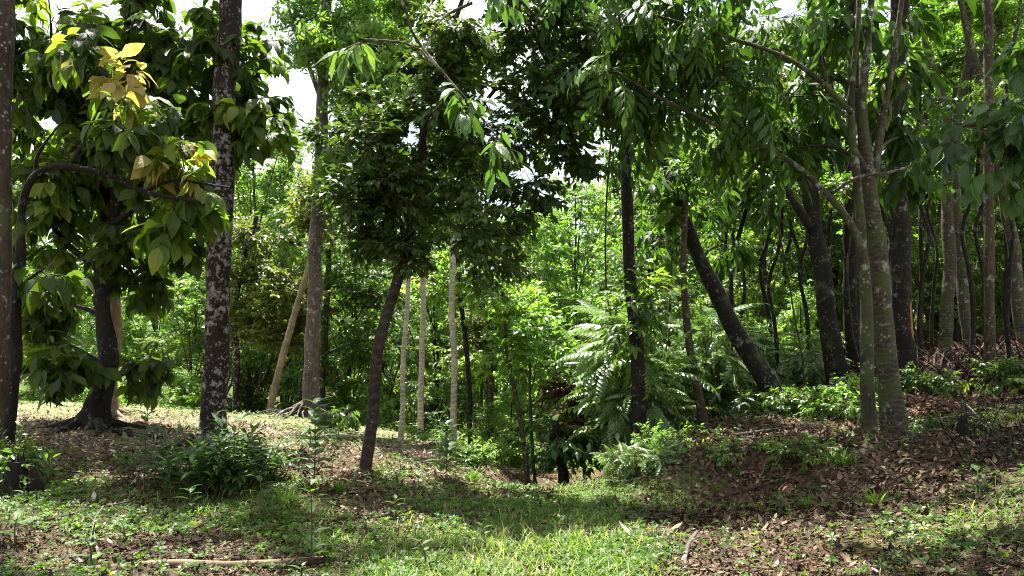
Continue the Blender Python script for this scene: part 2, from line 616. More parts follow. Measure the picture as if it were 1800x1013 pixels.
M_COCOA = leaf_mat('cocoa_leaf', GREEN_COCOA, .50, .46, True, 2.5, .33, (.86, 1.0, .42))
M_LANGSAT = leaf_mat('pinnate_leaf', [(0, (.022, .054, .010)), (.5, (.046, .10, .015)), (.85, (.085, .155, .022)), (1, (.14, .20, .03))], .38, .45, True, 2.0, .34)
M_CENTRAL = leaf_mat('glossy_dark_leaf', GREEN_DARK, .34, .42)
M_RUBBER = leaf_mat('rubber_leaf', GREEN_LIGHT, .45, .45)
M_MID = leaf_mat('forest_leaf', GREEN_MID, .45, .38, False, 2.3, .55)
M_LIGHT = leaf_mat('bright_forest_leaf', GREEN_LIGHT, .48, .38, False, 2.4, .6)
M_BLUE = leaf_mat('cool_forest_leaf', GREEN_BLUE, .38, .4)
M_OLIVE = leaf_mat('olive_forest_leaf', GREEN_OLIVE, .45, .45)
M_FERN = leaf_mat('palm_fern_leaf', [(0, (.055, .11, .028)), (.5, (.105, .18, .048)), (.85, (.16, .24, .075)), (1, (.22, .28, .10))], .34, .28, False, 1.7, 1.0)
M_WEED = leaf_mat('weed_leaf', [(0, (.030, .075, .009)), (.5, (.060, .13, .015)), (.85, (.11, .18, .024)), (1, (.21, .24, .05))], .42, .5)
M_GRASS = leaf_mat('grass_blade', [(0, (.036, .085, .009)), (.5, (.068, .14, .014)), (.85, (.125, .195, .026)), (1, (.33, .32, .14))], .42, .5)
M_SHADEPLANT = leaf_mat('dark_sapling_leaf', GREEN_BLUE, .35, .38, True)
M_TWIG = flat_tint_mat('twig_bark', [(0, (.05, .04, .028)), (1, (.13, .11, .08))], .9)
M_LITTER = flat_tint_mat('dry_leaf', [(0, (.028, .018, .012)), (.35, (.066, .038, .022)), (.6, (.125, .076, .045)), (.8, (.24, .165, .105)), (1, (.46, .39, .31))], .7, .1)
M_DEAD = flat_tint_mat('dead_bracken', [(0, (.025, .014, .011)), (.5, (.062, .034, .026)), (1, (.12, .07, .05))], .85, .1)
M_RED = flat_tint_mat('withered_red_leaf', [(0, (.045, .020, .015)), (.6, (.105, .050, .036)), (1, (.19, .10, .06))], .7, .2)

B_LICHEN = bark_mat('lichen_bark', (.009, .006, .005), (.027, .017, .014), (.27, .24, .22), .52, 11.0, 0, 0, .9)
B_DARK = bark_mat('dark_bark', (.006, .005, .004), (.021, .016, .012), (.16, .16, .14), .22, 7, 0, .15, .45)
B_BROWN = bark_mat('brown_bark', (.024, .016, .011), (.075, .052, .036), (.26, .25, .21), .25, 8, 0, .3, .6)
B_GREY = bark_mat('grey_bark', (.05, .040, .034), (.15, .122, .108), (.38, .36, .33), .3, 7, 0, 0, .5, .4)
B_PALE = bark_mat('pale_bark', (.24, .20, .15), (.42, .37, .29), (.55, .53, .46), .35, 8, 4.0, 0, .3, .3)
B_RING = bark_mat('ringed_brown_bark', (.013, .009, .006), (.038, .026, .018), (.18, .16, .13), .2, 8, 2.6, 0, .3)
B_MOSS = bark_mat('mossy_grey_bark', (.022, .017, .012), (.062, .050, .036), (.24, .235, .20), .30, 8, 5.0, .5, .5)
B_TAN = bark_mat('tan_bark', (.13, .095, .06), (.25, .19, .125), (.36, .33, .27), .2, 8, 0, .1, .2)
B_OLIVE = bark_mat('olive_bark', (.018, .015, .010), (.052, .044, .028), (.22, .22, .18), .3, 8, 0, .6, .5)
B_CUT = flat_tint_mat('weathered_wood', [(0, (.05, .04, .032)), (.5, (.14, .105, .08)), (1, (.36, .31, .26))], .9)

# ------------------------------------------------------------------ things
def setp(o, label=None, cat=None, group=None, kind=None):
    if label:
        o['label'] = label
    if cat:
        o['category'] = cat
    if group:
        o['group'] = group
    if kind:
        o['kind'] = kind
    return o


def empty(name, loc, label=None, cat=None, group=None, rz=0.0, s=1.0):
    o = bpy.data.objects.new(name, None)
    o.empty_display_size = .2
    COL.objects.link(o)
    o.location = loc
    o.rotation_euler = (0, 0, rz)
    o.scale = (s, s, s) if np.isscalar(s) else s
    return setp(o, label, cat, group)


KIDS = {}


def copy_thing(root, loc, rz, s, label, group=None):
    r = root.copy()
    COL.objects.link(r)
    r.location, r.rotation_euler, r.scale = loc, (0, 0, rz), ((s, s, s) if np.isscalar(s) else s)
    r['label'] = label
    if group:
        r['group'] = group
    for ch in list(root.children):
        c = ch.copy()
        COL.objects.link(c)
        c.parent = r
    return r


# leaf kinds: templates, size, twigs per clump, leaves per twig, clump radius, droop, vertical squash, tint centre
KIND = {
    'cocoa': dict(t=T_BIG, size=.29, twigs=6, lv=7, r=.40, droop=.75, flat=.85, sp=.8, tw=.006),
    'pinn': dict(t=T_PINN, size=.58, twigs=6, lv=3, r=.42, droop=.8, flat=.7, sp=.6, tw=.006),
    'hang': dict(t=T_LONG, size=.31, twigs=6, lv=6, r=.38, droop=1.1, flat=.7, sp=.7, tw=.006),
    'central': dict(t=T_SMALL, size=.115, twigs=15, lv=12, r=.36, droop=.45, flat=.6, sp=.9, tw=.004),
    'whorl': dict(t=T_WHORL, size=.17, twigs=8, lv=4, r=.5, droop=.5, flat=.7, sp=.5, tw=.006),
    'mid': dict(t=T_MED, size=.16, twigs=9, lv=9, r=.5, droop=.5, flat=.55, sp=.9, tw=.006),
    'bg': dict(t=T_SMALL, size=.135, twigs=15, lv=15, r=.62, droop=.35, flat=.42, sp=.9, tw=.006),
    'bgl': dict(t=T_NARROW, size=.175, twigs=13, lv=15, r=.66, droop=.55, flat=.5, sp=.9, tw=.006),
    'bgbig': dict(t=T_SMALL, size=.20, twigs=11, lv=12, r=.66, droop=.6, flat=.5, sp=.9, tw=.007),
    'fern': dict(t=T_FERN, size=.64, twigs=4, lv=3, r=.28, droop=.05, flat=.5, sp=.5, tw=.006),
}


def crown(buf, blobs, kind, tint=(.5, .2), scale=1.0, seed=0):
    """blobs: list of (centre, radii, number of clumps, [kind override])"""
    K = dict(KIND[kind])
    for bl in blobs:
        c, r, ns = np.asarray(bl[0], float), np.asarray(bl[1], float), int(bl[2])
        tc = bl[3] if len(bl) > 3 else tint[0]
        # clump centres, kept apart so that gaps stay open between them
        u = norm(rng.normal(size=(ns, 3))) * (rng.random((ns, 1)) ** (1 / 2.2))
        sc = c + u * r
        a0 = np.broadcast_to(c, sc.shape) + rng.normal(0, .05, sc.shape)
        mid = (a0 + sc) / 2 + rng.normal(0, .08, sc.shape) + np.array([0, 0, .06])
        br = K['tw'] * 1.3 * scale
        sticks(buf, a0, mid, br * 1.3, 1)
        sticks(buf, mid, sc, br * .9, 1)
        Tn, Ln = K['twigs'], K['lv']
        out = norm(sc - c)[:, None, :] * .55
        d = rng.normal(size=(ns, Tn, 3)) * np.array([1, 1, K['flat']]) + out
        d = norm(d)
        R = K['r'] * scale * rng.uniform(.55, 1.15, (ns, Tn, 1))
        tip = sc[:, None, :] + d * R + np.array([0, 0, -1]) * (R ** 2) * .25 * K['droop']
        tip = tip * np.array([1, 1, 1])
        A = np.broadcast_to(sc[:, None, :], tip.shape).reshape(-1, 3)
        B = tip.reshape(-1, 3)
        sticks(buf, A.copy(), B, K['tw'], 1)
        f = np.linspace(.3, 1.0, Ln)[None, None, :, None] + rng.uniform(-.05, .05, (ns, Tn, Ln, 1))
        f = np.minimum(f, 1.0)
        base = sc[:, None, None, :] + (tip - sc[:, None, :])[:, :, None, :] * f
        td = norm(tip - sc[:, None, :])[:, :, None, :]
        side = norm(np.cross(td, np.array([0, 0, 1.0]) + rng.normal(0, .25, base.shape)))
        sg = np.where(np.arange(Ln) % 2 == 0, 1, -1)[None, None, :, None]
        ld = td * rng.uniform(.5, 1.1, f.shape) + side * sg * K['sp'] * rng.uniform(.4, 1.2, f.shape) + rng.normal(0, .25, base.shape)
        ld = norm(ld) + np.array([0, 0, -1]) * K['droop'] * rng.uniform(.4, 1.2, f.shape)
        ld = norm(ld).reshape(-1, 3)
        base = base.reshape(-1, 3)
        n = len(base)
        size = K['size'] * scale * (.42 + .85 * rng.random(n) ** .8)
        M = frames(ld, np.array([0, 0, 1.0]) + rng.normal(0, .35, (n, 3)), rng.normal(0, .25, n)) * size[:, None, None]
        clump_t = np.repeat(rng.normal(tc, tint[1], ns), Tn * Ln)
        tn = np.clip(clump_t + rng.normal(0, .1, n), 0, 1)
        which = rng.integers(0, len(K['t']), n)
        for k, tp in enumerate(K['t']):
            s = which == k
            buf.inst(tp, M[s], base[s], 0, tn[s])


TREE_N = 0


def build_tree(name, label, cat, trunk, widths, bark, blobs=(), kind='bg', leafm=None, limbs=(), group=None, tint=(.5, .2), sides=14,
               flare=.8, rough=.10, twists=0, stub=False, rings=None, wob=.08, scale=1.0, top=None):
    """trunk: [(px,py,d)], widths in photo pixels; blobs (px,py,d,rx,ry,n); limbs ([(px,py,d)...], w0, w1)"""
    global TREE_N
    TREE_N += 1
    P = np.array([at(*p) for p in trunk])
    g = hz(P[0, 0], P[0, 1])
    P[0, 2] = g
    base = np.array([P[0, 0], P[0, 1], g])
    root = empty(name, base, label, cat, group)
    R = np.array([w / FOC * p[2] / 2 for w, p in zip(widths, trunk)])
    Pb = np.vstack([P[0] - np.array([0, 0, .28]), P])
    Rb = np.concatenate([[R[0] * 1.1], R])
    L = np.linalg.norm(np.diff(Pb, axis=0), axis=1).sum()
    n = max(10, int(L / .12))
    S = spline(Pb, n)
    RR = np.interp(np.linspace(0, len(Pb) - 1, n), np.arange(len(Pb)), Rb)
    b = Buf()
    tube(b, S, RR, sides, rough, 0, flare, TREE_N, wob=wob)
    if top:
        pass
    if R[0] > .045 and P[0, 1] < 17.5:
        nr = int(rng.integers(5, 8))
        for q in range(nr):
            a = q * 6.283 / nr + rng.uniform(-.4, .4)
            L_ = R[0] * rng.uniform(3.0, 6.5)
            rp = []
            for t in np.linspace(0, 1, 6):
                rr = R[0] * .55 + L_ * t
                aa = a + .5 * t * math.sin(q * 2.1)
                x_, y_ = base[0] + math.cos(aa) * rr, base[1] + math.sin(aa) * rr
                rp.append((x_, y_, hz(x_, y_) + R[0] * (.9 * (1 - t) ** 2.2) - .012 - .03 * t * t))
            tube(b, spline(rp, 12), np.linspace(R[0] * .42, R[0] * .08, 12), 7, .15, 0, 0, q)
    nodes = [(S[int(len(S) * .25):], RR[int(len(S) * .25):], b)]
    limb_bufs = []
    for pts, w0, w1 in limbs:
        Lp = np.array([at(*p) for p in pts])
        dd = pts[0][2]
        Ls = spline(Lp, max(8, int(np.linalg.norm(np.diff(Lp, axis=0), axis=1).sum() / .1)))
        Rl = np.linspace(w0, w1, len(Ls)) / FOC * dd / 2
        lb = Buf()
        tube(lb, Ls, Rl, 9, .08, 0, 0, TREE_N + 3, wob=.04)
        limb_bufs.append(lb)
        nodes.append((Ls, Rl, lb))
    if blobs:
        wb = []
        for q in blobs:
            c = at(*q[:3])
            rx, ry = q[3] / FOC * q[2], q[4] / FOC * q[2]
            wb.append((c, (rx, (rx + ry) / 2, ry), q[5]) + ((q[6],) if len(q) > 6 else ()))
        for bl in sorted(wb, key=lambda q: np.linalg.norm(q[0] - S[-1])):
            c = bl[0]
            best = None
            for pts, rr, bf in nodes:
                d = np.linalg.norm(pts - c, axis=1) + 1.2 * np.maximum(0, pts[:, 2] - c[2] + .3)
                i = int(d.argmin())
                if best is None or d[i] < best[0]:
                    best = (d[i], pts[i], rr[i], bf)
            a = best[1]
            dist = np.linalg.norm(c - a)
            m1 = a + (c - a) * .5 + rng.normal(0, .06 * dist, 3) + np.array([0, 0, .08 * dist])
            Ls = spline([a, m1, c], max(6, int(dist / .12)))
            r0 = min(best[2] * .6, .012 + .02 * dist)
            Rl = np.linspace(r0, .010, len(Ls))
            tube(best[3], Ls, Rl, 7, .08, 0, 0, TREE_N)
            nodes.append((Ls[len(Ls) // 3:], Rl[len(Ls) // 3:], best[3]))
        cb = Buf()
        crown(cb, wb, kind, tint, scale)
        cb.build('crown', [leafm, M_TWIG], root, base)
    b.build('trunk', bark, root, base)
    for lb in limb_bufs:
        lb.build('limb', bark, root, base)
    return root


# ------------------------------------------------------------------ ground
def build_ground():
    def axis(lo, hi, step0, c, grow):
        out = [c]
        s = step0
        while out[-1] < hi:
            out.append(out[-1] + s)
            s = min(s * grow, 9) if abs(out[-1] - c) > 9 else s
        left = [c]
        s = step0
        while left[-1] > lo:
            left.append(left[-1] - s)
            s = min(s * grow, 9) if abs(left[-1] - c) > 7 else s
        return np.array(sorted(set(out + left)))
    xs = axis(-240, 240, .085, 0, 1.06)
    ys = axis(-60, 420, .085, 8, 1.06)
    X, Y = np.meshgrid(xs, ys)
    Z = height(X, Y)
    nx, ny = len(xs), len(ys)
    i = np.arange(nx - 1)[None] + np.arange(ny - 1)[:, None] * nx
    Q = np.stack([i, i + 1, i + 1 + nx, i + nx], -1).reshape(-1, 4)
    b = Buf()
    b.add(np.stack([X, Y, Z], -1).reshape(-1, 3), Q, None, 0, np.stack([(smooth(10.2, 12.5, Y) * smooth(.4, -1.2, X) * smooth(24, 21, Y)).ravel(), 0 * X.ravel()], -1), m_grass(X, Y).ravel())
    m, nt, N, L = nodes_of('forest_soil')
    out = N.new('ShaderNodeOutputMaterial')
    pr = N.new('ShaderNodeBsdfPrincipled')
    pr.inputs['Roughness'].default_value = .95
    pr.inputs['Specular IOR Level'].default_value = .1
    tc = N.new('ShaderNodeTexCoord')

    def noise(s, d=6):
        n = N.new('ShaderNodeTexNoise')
        n.inputs['Scale'].default_value = s
        n.inputs['Detail'].default_value = d
        n.inputs['Roughness'].default_value = .65
        L.new(tc.outputs['Object'], n.inputs['Vector'])
        return n.outputs['Fac']
    soil = ramp(nt, [(.3, (.035, .022, .013)), (.5, (.085, .052, .031)), (.7, (.16, .105, .068))])
    L.new(noise(9), soil.inputs[0])
    grs = ramp(nt, [(.3, (.035, .06, .014)), (.7, (.085, .12, .03))])
    L.new(noise(22), grs.inputs[0])
    a = N.new('ShaderNodeAttribute')
    a.attribute_name = 'tint'
    mx = N.new('ShaderNodeMixRGB')
    L.new(a.outputs['Fac'], mx.inputs[0])
    L.new(soil.outputs[0], mx.inputs[1])
    L.new(grs.outputs[0], mx.inputs[2])
    um = N.new('ShaderNodeUVMap')
    us = N.new('ShaderNodeSeparateXYZ')
    L.new(um.outputs[0], us.inputs[0])
    mp = N.new('ShaderNodeMixRGB')
    ml = N.new('ShaderNodeMath')
    ml.operation = 'MULTIPLY'
    ml.inputs[1].default_value = .32
    L.new(us.outputs[0], ml.inputs[0])
    L.new(ml.outputs[0], mp.inputs[0])
    L.new(mx.outputs[0], mp.inputs[1])
    mp.inputs[2].default_value = (.36, .31, .22, 1)
    L.new(mp.outputs[0], pr.inputs['Base Color'])
    bp = N.new('ShaderNodeBump')
    bp.inputs['Strength'].default_value = .8
    bp.inputs['Distance'].default_value = .03
    L.new(noise(30), bp.inputs['Height'])
    L.new(bp.outputs[0], pr.inputs['Normal'])
    L.new(pr.outputs[0], out.inputs[0])
    o = b.build('ground', m)
    setp(o, 'forest floor of soil, dry leaves and short grass dipping into a gully', 'ground', None, 'structure')


build_ground()


def scatter(n, d0, d1, half=.74, xlim=None):
    """points spread evenly over the part of the ground that opens out from the clearing's near edge"""
    d = d0 * (d1 / d0) ** rng.random(n)
    x = rng.uniform(-half, half, n) * d
    if xlim is not None:
        x = rng.uniform(xlim[0], xlim[1], n)
    return x, d


def ground_frames(x, y, tilt):
    e = .05
    zx = (height(x + e, y) - height(x - e, y)) / (2 * e)
    zy = (height(x, y + e) - height(x, y - e)) / (2 * e)
    nrm = norm(np.stack([-zx, -zy, np.ones_like(zx)], -1) + rng.normal(0, tilt, (len(x), 3)))
    a = rng.uniform(0, 6.283, len(x))
    d = np.stack([np.cos(a), np.sin(a), np.zeros_like(a)], -1)
    d = norm(d - nrm * (d * nrm).sum(-1, keepdims=True))
    xx = np.cross(d, nrm)
    return np.stack([xx, d, nrm], -1)


def build_litter():
    b = Buf()
    tp = [leaf_tpl(3, .21, OVATE, c, f) for c, f in ((-.5, .35), (.7, .4), (-1.1, -.3), (.25, .15), (1.5, .6))]
    x, y = scatter(150000, 3.6, 17)
    g = m_grass(x, y)
    keep = rng.random(len(x)) > g * .78
    keep &= rng.random(len(x)) < .30 + 1.1 * vnoise(x, y, .45, 77) * (.5 + vnoise(x, y, 1.4, 78))
    keep &= ~((y > 14.5) & (x < -1.5) & (rng.random(len(x)) < .5))
    x, y = x[keep], y[keep]
    xb, yb = rng.uniform(1.0, 8.5, 16000), rng.uniform(7.6, 13.5, 16000)
    kb = rng.random(16000) < .35 + .65 * vnoise(xb, yb, .6, 61)
    x, y = np.concatenate([x, xb[kb]]), np.concatenate([y, yb[kb]])
    n = len(x)
    bank = smooth(.8, 2.0, x)
    size = (.025 + .085 * rng.random(n) ** 1.8) * (1 + .15 * bank) * np.where(rng.random(n) < .04, 1.35, 1) * (.72 + .28 * smooth(5, 8, y))
    M = ground_frames(x, y, .24 + .2 * (bank * smooth(7.5, 8.5, y))[:, None]) * size[:, None, None]
    P = np.stack([x, y, height(x, y) + .008 + rng.random(n) * .03], -1)
    pale = smooth(8.5, 11.5, y) * (1 - bank) * .34
    t = np.clip(rng.beta(1.8, 2.5, n) - .08 + pale + .07 * bank * smooth(7.5, 9, y) + (vnoise(x, y, .8, 55) - .5) * .4, 0, 1)
    w = rng.integers(0, len(tp), n)
    for k, q in enumerate(tp):
        b.inst(q, M[w == k], P[w == k], 0, t[w == k])
    o = b.build('leaf_litter', M_LITTER)
    setp(o, 'dry brown leaf litter covering the forest floor and the bank', 'leaf litter', None, 'stuff')
    # short twigs lying in the litter
    b = Buf()
    x, y = scatter(4200, 3.6, 15)
    x, y = np.concatenate([x, rng.uniform(1.2, 9, 1500)]), np.concatenate([y, rng.uniform(7.6, 14, 1500)])
    F = ground_frames(x, y, .12)
    Ls = rng.uniform(.08, .5, len(x))
    P = np.stack([x, y, height(x, y) + .015], -1)
    r = rng.uniform(.0015, .005, len(x))
    b.inst(T_TWIG, F * np.stack([r, Ls, r], -1)[:, None, :], P, 0, rng.random(len(x)))
    o = b.build('twig_litter', M_TWIG)
    setp(o, 'thin dry twigs strewn over the forest floor', 'twig litter', None, 'stuff')


build_litter()


def build_grass():
    b = Buf()
    x, y = scatter(130000, 3.6, 24)
    g = m_grass(x, y)
    keep = rng.random(len(x)) < np.clip(g * 1.1 - .2, 0.015, 1)
    x, y, g = x[keep], y[keep], g[keep]
    n = len(x)
    a = rng.uniform(0, 6.283, n)
    tl = rng.uniform(.1, .9, n)
    d = np.stack([np.cos(a) * np.sin(tl), np.sin(a) * np.sin(tl), np.cos(tl)], -1)
    h = rng.uniform(.03, .105, n) * (.5 + g) * np.where(vnoise(x, y, .5, 30) > .68, 1.6, 1.0) * (1 - .5 * smooth(13, 15, y))
    M = frames(d, np.stack([-np.cos(a), -np.sin(a), np.ones(n) * .4], -1)) * np.stack([h * .0 + rng.uniform(.09, .17, n), h, h], -1)[:, None, :]
    P = np.stack([x, y, height(x, y) - .005], -1)
    t = np.clip(rng.normal(.5, .2, n) + (vnoise(x, y, 1.3, 31) - .5) * .6 + (rng.random(n) < .1) * .5 + .36 * smooth(12.5, 14.5, y), 0, 1)
    w = rng.integers(0, len(T_BLADE), n)
    for k, q in enumerate(T_BLADE):
        b.inst(q, M[w == k], P[w == k], 0, t[w == k])
    o = b.build('grass', M_GRASS)
    setp(o, 'short green grass on the trodden track and the sunny meadow', 'grass', None, 'stuff')
    # low broad-leaved weeds
    b = Buf()
    tp = [whorl_tpl(k, small_leaf(hw, .25, .2), t) for k, hw, t in ((4, .27, .5), (5, .22, .3), (6, .3, .7), (3, .3, .9))]
    x, y = scatter(52000, 3.6, 20)
    x, y = np.concatenate([x, rng.uniform(1.0, 9, 9000)]), np.concatenate([y, rng.uniform(7.6, 14, 9000)])
    g = m_grass(x, y)
    cl = vnoise(x, y, .75, 40)
    keep = rng.random(len(x)) < np.clip(.10 + .75 * g * smooth(.3, .7, cl) + .5 * smooth(.62, .8, cl), 0, 1) * np.where(x > 1.2, .62, 1)
    x, y = x[keep], y[keep]
    n = len(x)
    s = rng.uniform(.018, .052, n)
    up = np.stack([rng.normal(0, .3, n), rng.normal(0, .3, n) - .1, np.ones(n)], -1)
    a = rng.uniform(0, 6.283, n)
    M = frames(up, np.stack([np.cos(a), np.sin(a), np.zeros(n)], -1)) * s[:, None, None]
    P = np.stack([x, y, height(x, y) + rng.uniform(.01, .06, n)], -1)
    t = np.clip(rng.normal(.48, .2, n), 0, 1)
    w = rng.integers(0, len(tp), n)
    for k, q in enumerate(tp):
        b.inst(q, M[w == k], P[w == k], 0, t[w == k])
    o = b.build('ground_cover', M_WEED)
    setp(o, 'low broad-leaved weeds creeping over the forest floor', 'ground cover', None, 'stuff')


build_grass()

# ------------------------------------------------------------------ named trees
def nm(pts, d):
    return [(p[0], p[1], d) for p in pts]


def bl(d, r, n, *pts, dz=.5):
    out = []
    for p in pts:
        rr = p[2] if len(p) > 2 else r
        out.append((p[0], p[1], d + rng.uniform(-dz, dz), rr * 1.05, rr * .85, n))
    return out


build_tree('forest_tree', 'thick brown trunk with pale lichen, cut by the left frame edge', 'tree',
           nm([(-20, 850), (-12, 520), (-2, 200), (2, 0), (10, -450), (15, -800)], 8.6), [50, 50, 49, 48, 42, 30], B_BROWN,
           bl(8.6, 130, 6, (-60, -700), (120, -760), (-150, -560), (60, -900)), 'mid', M_MID)
build_tree('cocoa_tree', 'big-leaved cocoa tree with short twisted dark trunk and flared roots', 'tree',
           nm([(165, 757), (178, 700), (190, 630), (178, 500), (200, 350), (215, 150), (230, -60)], 12.5), [42, 36, 31, 23, 17, 12, 8], B_DARK,
           bl(12.4, 62, 6, (90, 40), (190, 50), (290, 40), (380, 60), (120, 150), (240, 140), (340, 150), (430, 110), (450, 200), (400, 230, 45), (60, 250), (170, 250), (290, 240),
              (90, 350), (190, 350), (290, 330), (340, 250, 50), (60, 440), (150, 440), (250, 410), (310, 420, 36), (90, 530, 40), (60, 610, 30), (120, 640, 24), (250, 650, 16), (250, 500, 24),
              (200, -80), (330, -90), (60, -70), (150, 90), (250, 80), (340, 90), (60, 170), (180, 210), (240, 300), (130, 310), (40, 330), (270, 180), (60, 100), dz=.9), 'cocoa', M_COCOA,
           limbs=[(nm([(180, 480), (110, 420), (60, 330)], 12.4), 14, 6), (nm([(190, 400), (280, 330), (360, 230), (440, 150)], 12.3), 12, 5), (nm([(205, 260), (140, 180), (90, 80)], 12.3), 10, 4)],
           flare=.75, rough=.2, tint=(.44, .26))
build_tree('cocoa_tree', 'slim dark cocoa stem arching over to the right beside the frame edge', 'tree',
           nm([(18, 856), (20, 640), (24, 480), (42, 360), (86, 298), (180, 306), (262, 340), (330, 352), (385, 366)], 9.3), [22, 19, 17, 14, 12, 10, 8, 6, 3], B_DARK,
           bl(9.3, 36, 2, (210, 240, 20), (320, 300, 24), (80, 470, 26), (300, 390, 20), (345, 330, 20), dz=.2) + bl(9.8, 34, 3, (300, 250), (140, 90), (220, 170), (340, 290), dz=.1), 'cocoa', M_COCOA, tint=(.62, .26), flare=.3, wob=.16, rough=.22, limbs=[(nm([(255, 337), (300, 318), (350, 322), (405, 330)], 9.35), 7, 3), (nm([(120, 296), (150, 240), (190, 160)], 9.4), 7, 3), (nm([(60, 320), (66, 270), (110, 215)], 9.4), 8, 3)])
build_tree('forest_tree', 'pale brown trunk close behind the twisted cocoa trunk', 'tree',
           nm([(196, 730), (197, 640), (200, 520), (205, 380), (210, 200)], 14.2), [27, 24, 21, 18, 14], B_TAN,
           bl(14.4, 60, 5, (180, 160), (260, 200), (330, 90), (110, 90)), 'mid', M_MID)
build_tree('forest_tree', 'tall straight dark trunk thickly blotched with white lichen', 'tree',
           nm([(375, 782), (381, 600), (386, 400), (394, 200), (405, 0), (418, -300), (428, -720)], 11.5), [44, 42, 40, 38, 36, 33, 26], B_LICHEN,
           bl(11.5, 150, 7, (430, -800), (560, -720), (300, -740), (420, -960)), 'mid', M_MID, flare=.35, rough=.07, wob=.05)
build_tree('forest_tree', 'slender lichen-spotted trunk right behind the white-blotched trunk', 'tree',
           nm([(415, 745), (417, 640), (413, 560), (425, 480), (450, 380)], 20), [13, 12, 12, 10, 7], B_LICHEN,
           bl(20, 48, 7, (430, 500), (490, 480), (450, 420), (520, 520), (410, 560, 30), (470, 560, 35), (500, 590, 30)), 'bg', M_OLIVE)
build_tree('forest_tree', 'bare tan pole of a tree leaning to the right', 'tree',
           nm([(470, 745), (488, 660), (512, 570), (541, 475), (560, 400)], 18.5), [13, 12, 11, 10, 6], B_TAN,
           bl(18.8, 34, 5, (570, 380), (540, 350), (585, 340)), 'bg', M_OLIVE, flare=.5, wob=.04)
rub = build_tree('rubber_tree', 'tall smooth grey trunk on a mound of bare roots', 'tree',
                 nm([(545, 738), (550, 600), (556, 420), (563, 260), (567, 150), (577, -60), (590, -350)], 16), [28, 26, 24, 22, 20, 17, 10], B_GREY,
                 bl(15.4, 40, 6, (600, 60), (570, 90, 30), (630, 140), (680, 80), (670, 140, 34), (730, 20), (640, 230, 34), (610, 300, 34), (650, 290, 34), dz=.3) + bl(16, 42, 5, (535, 40), (595, 20), (640, 90), (700, 40), (655, 30), (610, 80, 32), (540, 100, 28), (520, -50), (620, -90), (720, -60), (690, 110), (640, 170, 36), (615, 260, 40), (640, 330, 40), (600, 320, 30), (560, -200, 80), (660, -240, 80)), 'whorl', M_RUBBER,
                 limbs=[(nm([(566, 180), (535, 100), (510, 20), (500, -60)], 16), 9, 4), (nm([(568, 165), (600, 120), (650, 60)], 16), 9, 4)], flare=.9, tint=(.55, .2))
base = np.array(rub.location)
b = Buf()
for k in range(26):
    a = rng.uniform(0, 6.283)
    L_ = rng.uniform(.35, 1.1)
    pts = []
    for t in np.linspace(0, 1, 6):
        x, y = base[0] + math.cos(a + .5 * t) * (.12 + L_ * t), base[1] + math.sin(a + .5 * t) * (.12 + L_ * t)
        pts.append((x, y, hz(x, y) + .28 * (1 - t) ** 2 + .05 * math.sin(9 * t + k) + .02))
    tube(b, spline(pts, 12), np.linspace(.028, .007, 12), 6, .1, 0, 0, k)
b.build('roots', B_GREY, rub, base)
build_tree('forest_tree', 'thin brown trunk tucked behind the smooth grey trunk', 'tree',
           nm([(566, 728), (568, 640), (573, 540), (578, 440)], 21), [13, 12, 11, 9], B_BROWN, bl(21, 50, 7, (600, 420), (620, 480), (560, 380), (650, 540), (640, 600), (600, 540)), 'bg', M_MID)
build_tree('forest_tree', 'curved ring-marked trunk under the dark small-leaved crown', 'tree',
           nm([(640, 838), (652, 730), (672, 600), (698, 500), (714, 440), (738, 340), (750, 200), (790, 80), (830, -80)], 9.3), [21, 20, 19, 18, 17, 15, 12, 9, 5], B_RING,
           bl(9.7, 54, 4, (640, 330), (610, 350, 36), (625, 250), (690, 380), (700, 290), (765, 330), (690, 200), (770, 230), (780, 130), (850, 180), (850, 300), (820, 390), (880, 420), (905, 360, 40),
              (870, 460, 30), (740, 400, 36), (905, 230, 40), (1000, 130, 40), (930, 110), (860, 60), (780, 40), (935, 20), (1000, 60), (710, 440, 30), (880, -60), (780, -90), (830, 250), (810, 320), (650, 290), (650, 400, 30), dz=.9) + bl(9.7, 46, 3, (990, 200), (1010, 260, 40), (955, 250, 30), (1020, 190, 40), (930, 320, 30), (960, 160, 40), dz=.4) + bl(8.8, 44, 4, (755, 200), (775, 120), (690, 330), (800, 60), (640, 250), dz=.1), 'central', M_CENTRAL,
           limbs=[(nm([(716, 430), (700, 380), (660, 330)], 9.4), 9, 4), (nm([(738, 340), (790, 330), (850, 380), (880, 430)], 9.4), 9, 4), (nm([(750, 220), (830, 200), (900, 130), (1000, 110)], 9.6), 9, 4), (nm([(870, 150), (940, 190), (1010, 240)], 9.6), 6, 3)],
           flare=.25, tint=(.45, .2))
build_tree('forest_tree', 'pale pole-thin trunk nearest the curved ring-marked trunk', 'tree',
           nm([(703, 784), (708, 680), (714, 560), (718, 480), (722, 340)], 14), [10, 9, 8.5, 8, 6], B_PALE, bl(15, 40, 4, (715, 330), (680, 290)), 'bgl', M_MID, flare=.5, wob=.04)
build_tree('forest_tree', 'pale pole-thin trunk in the middle of the three poles', 'tree',
           nm([(740, 772), (741, 660), (744, 540), (745, 440), (747, 330)], 16), [11, 10, 9.5, 9, 7], B_PALE, bl(17, 40, 4, (760, 320), (780, 260)), 'bgl', M_MID, flare=.5, wob=.04)
build_tree('forest_tree', 'pale straight pole of a tree topping out under the dark crown', 'tree',
           nm([(796, 790), (797, 680), (796, 560), (793, 420), (790, 300)], 14), [12, 11, 10.5, 9.5, 8], B_PALE, bl(15, 40, 4, (800, 270), (840, 250)), 'bgl', M_MID, flare=.5, wob=.04)
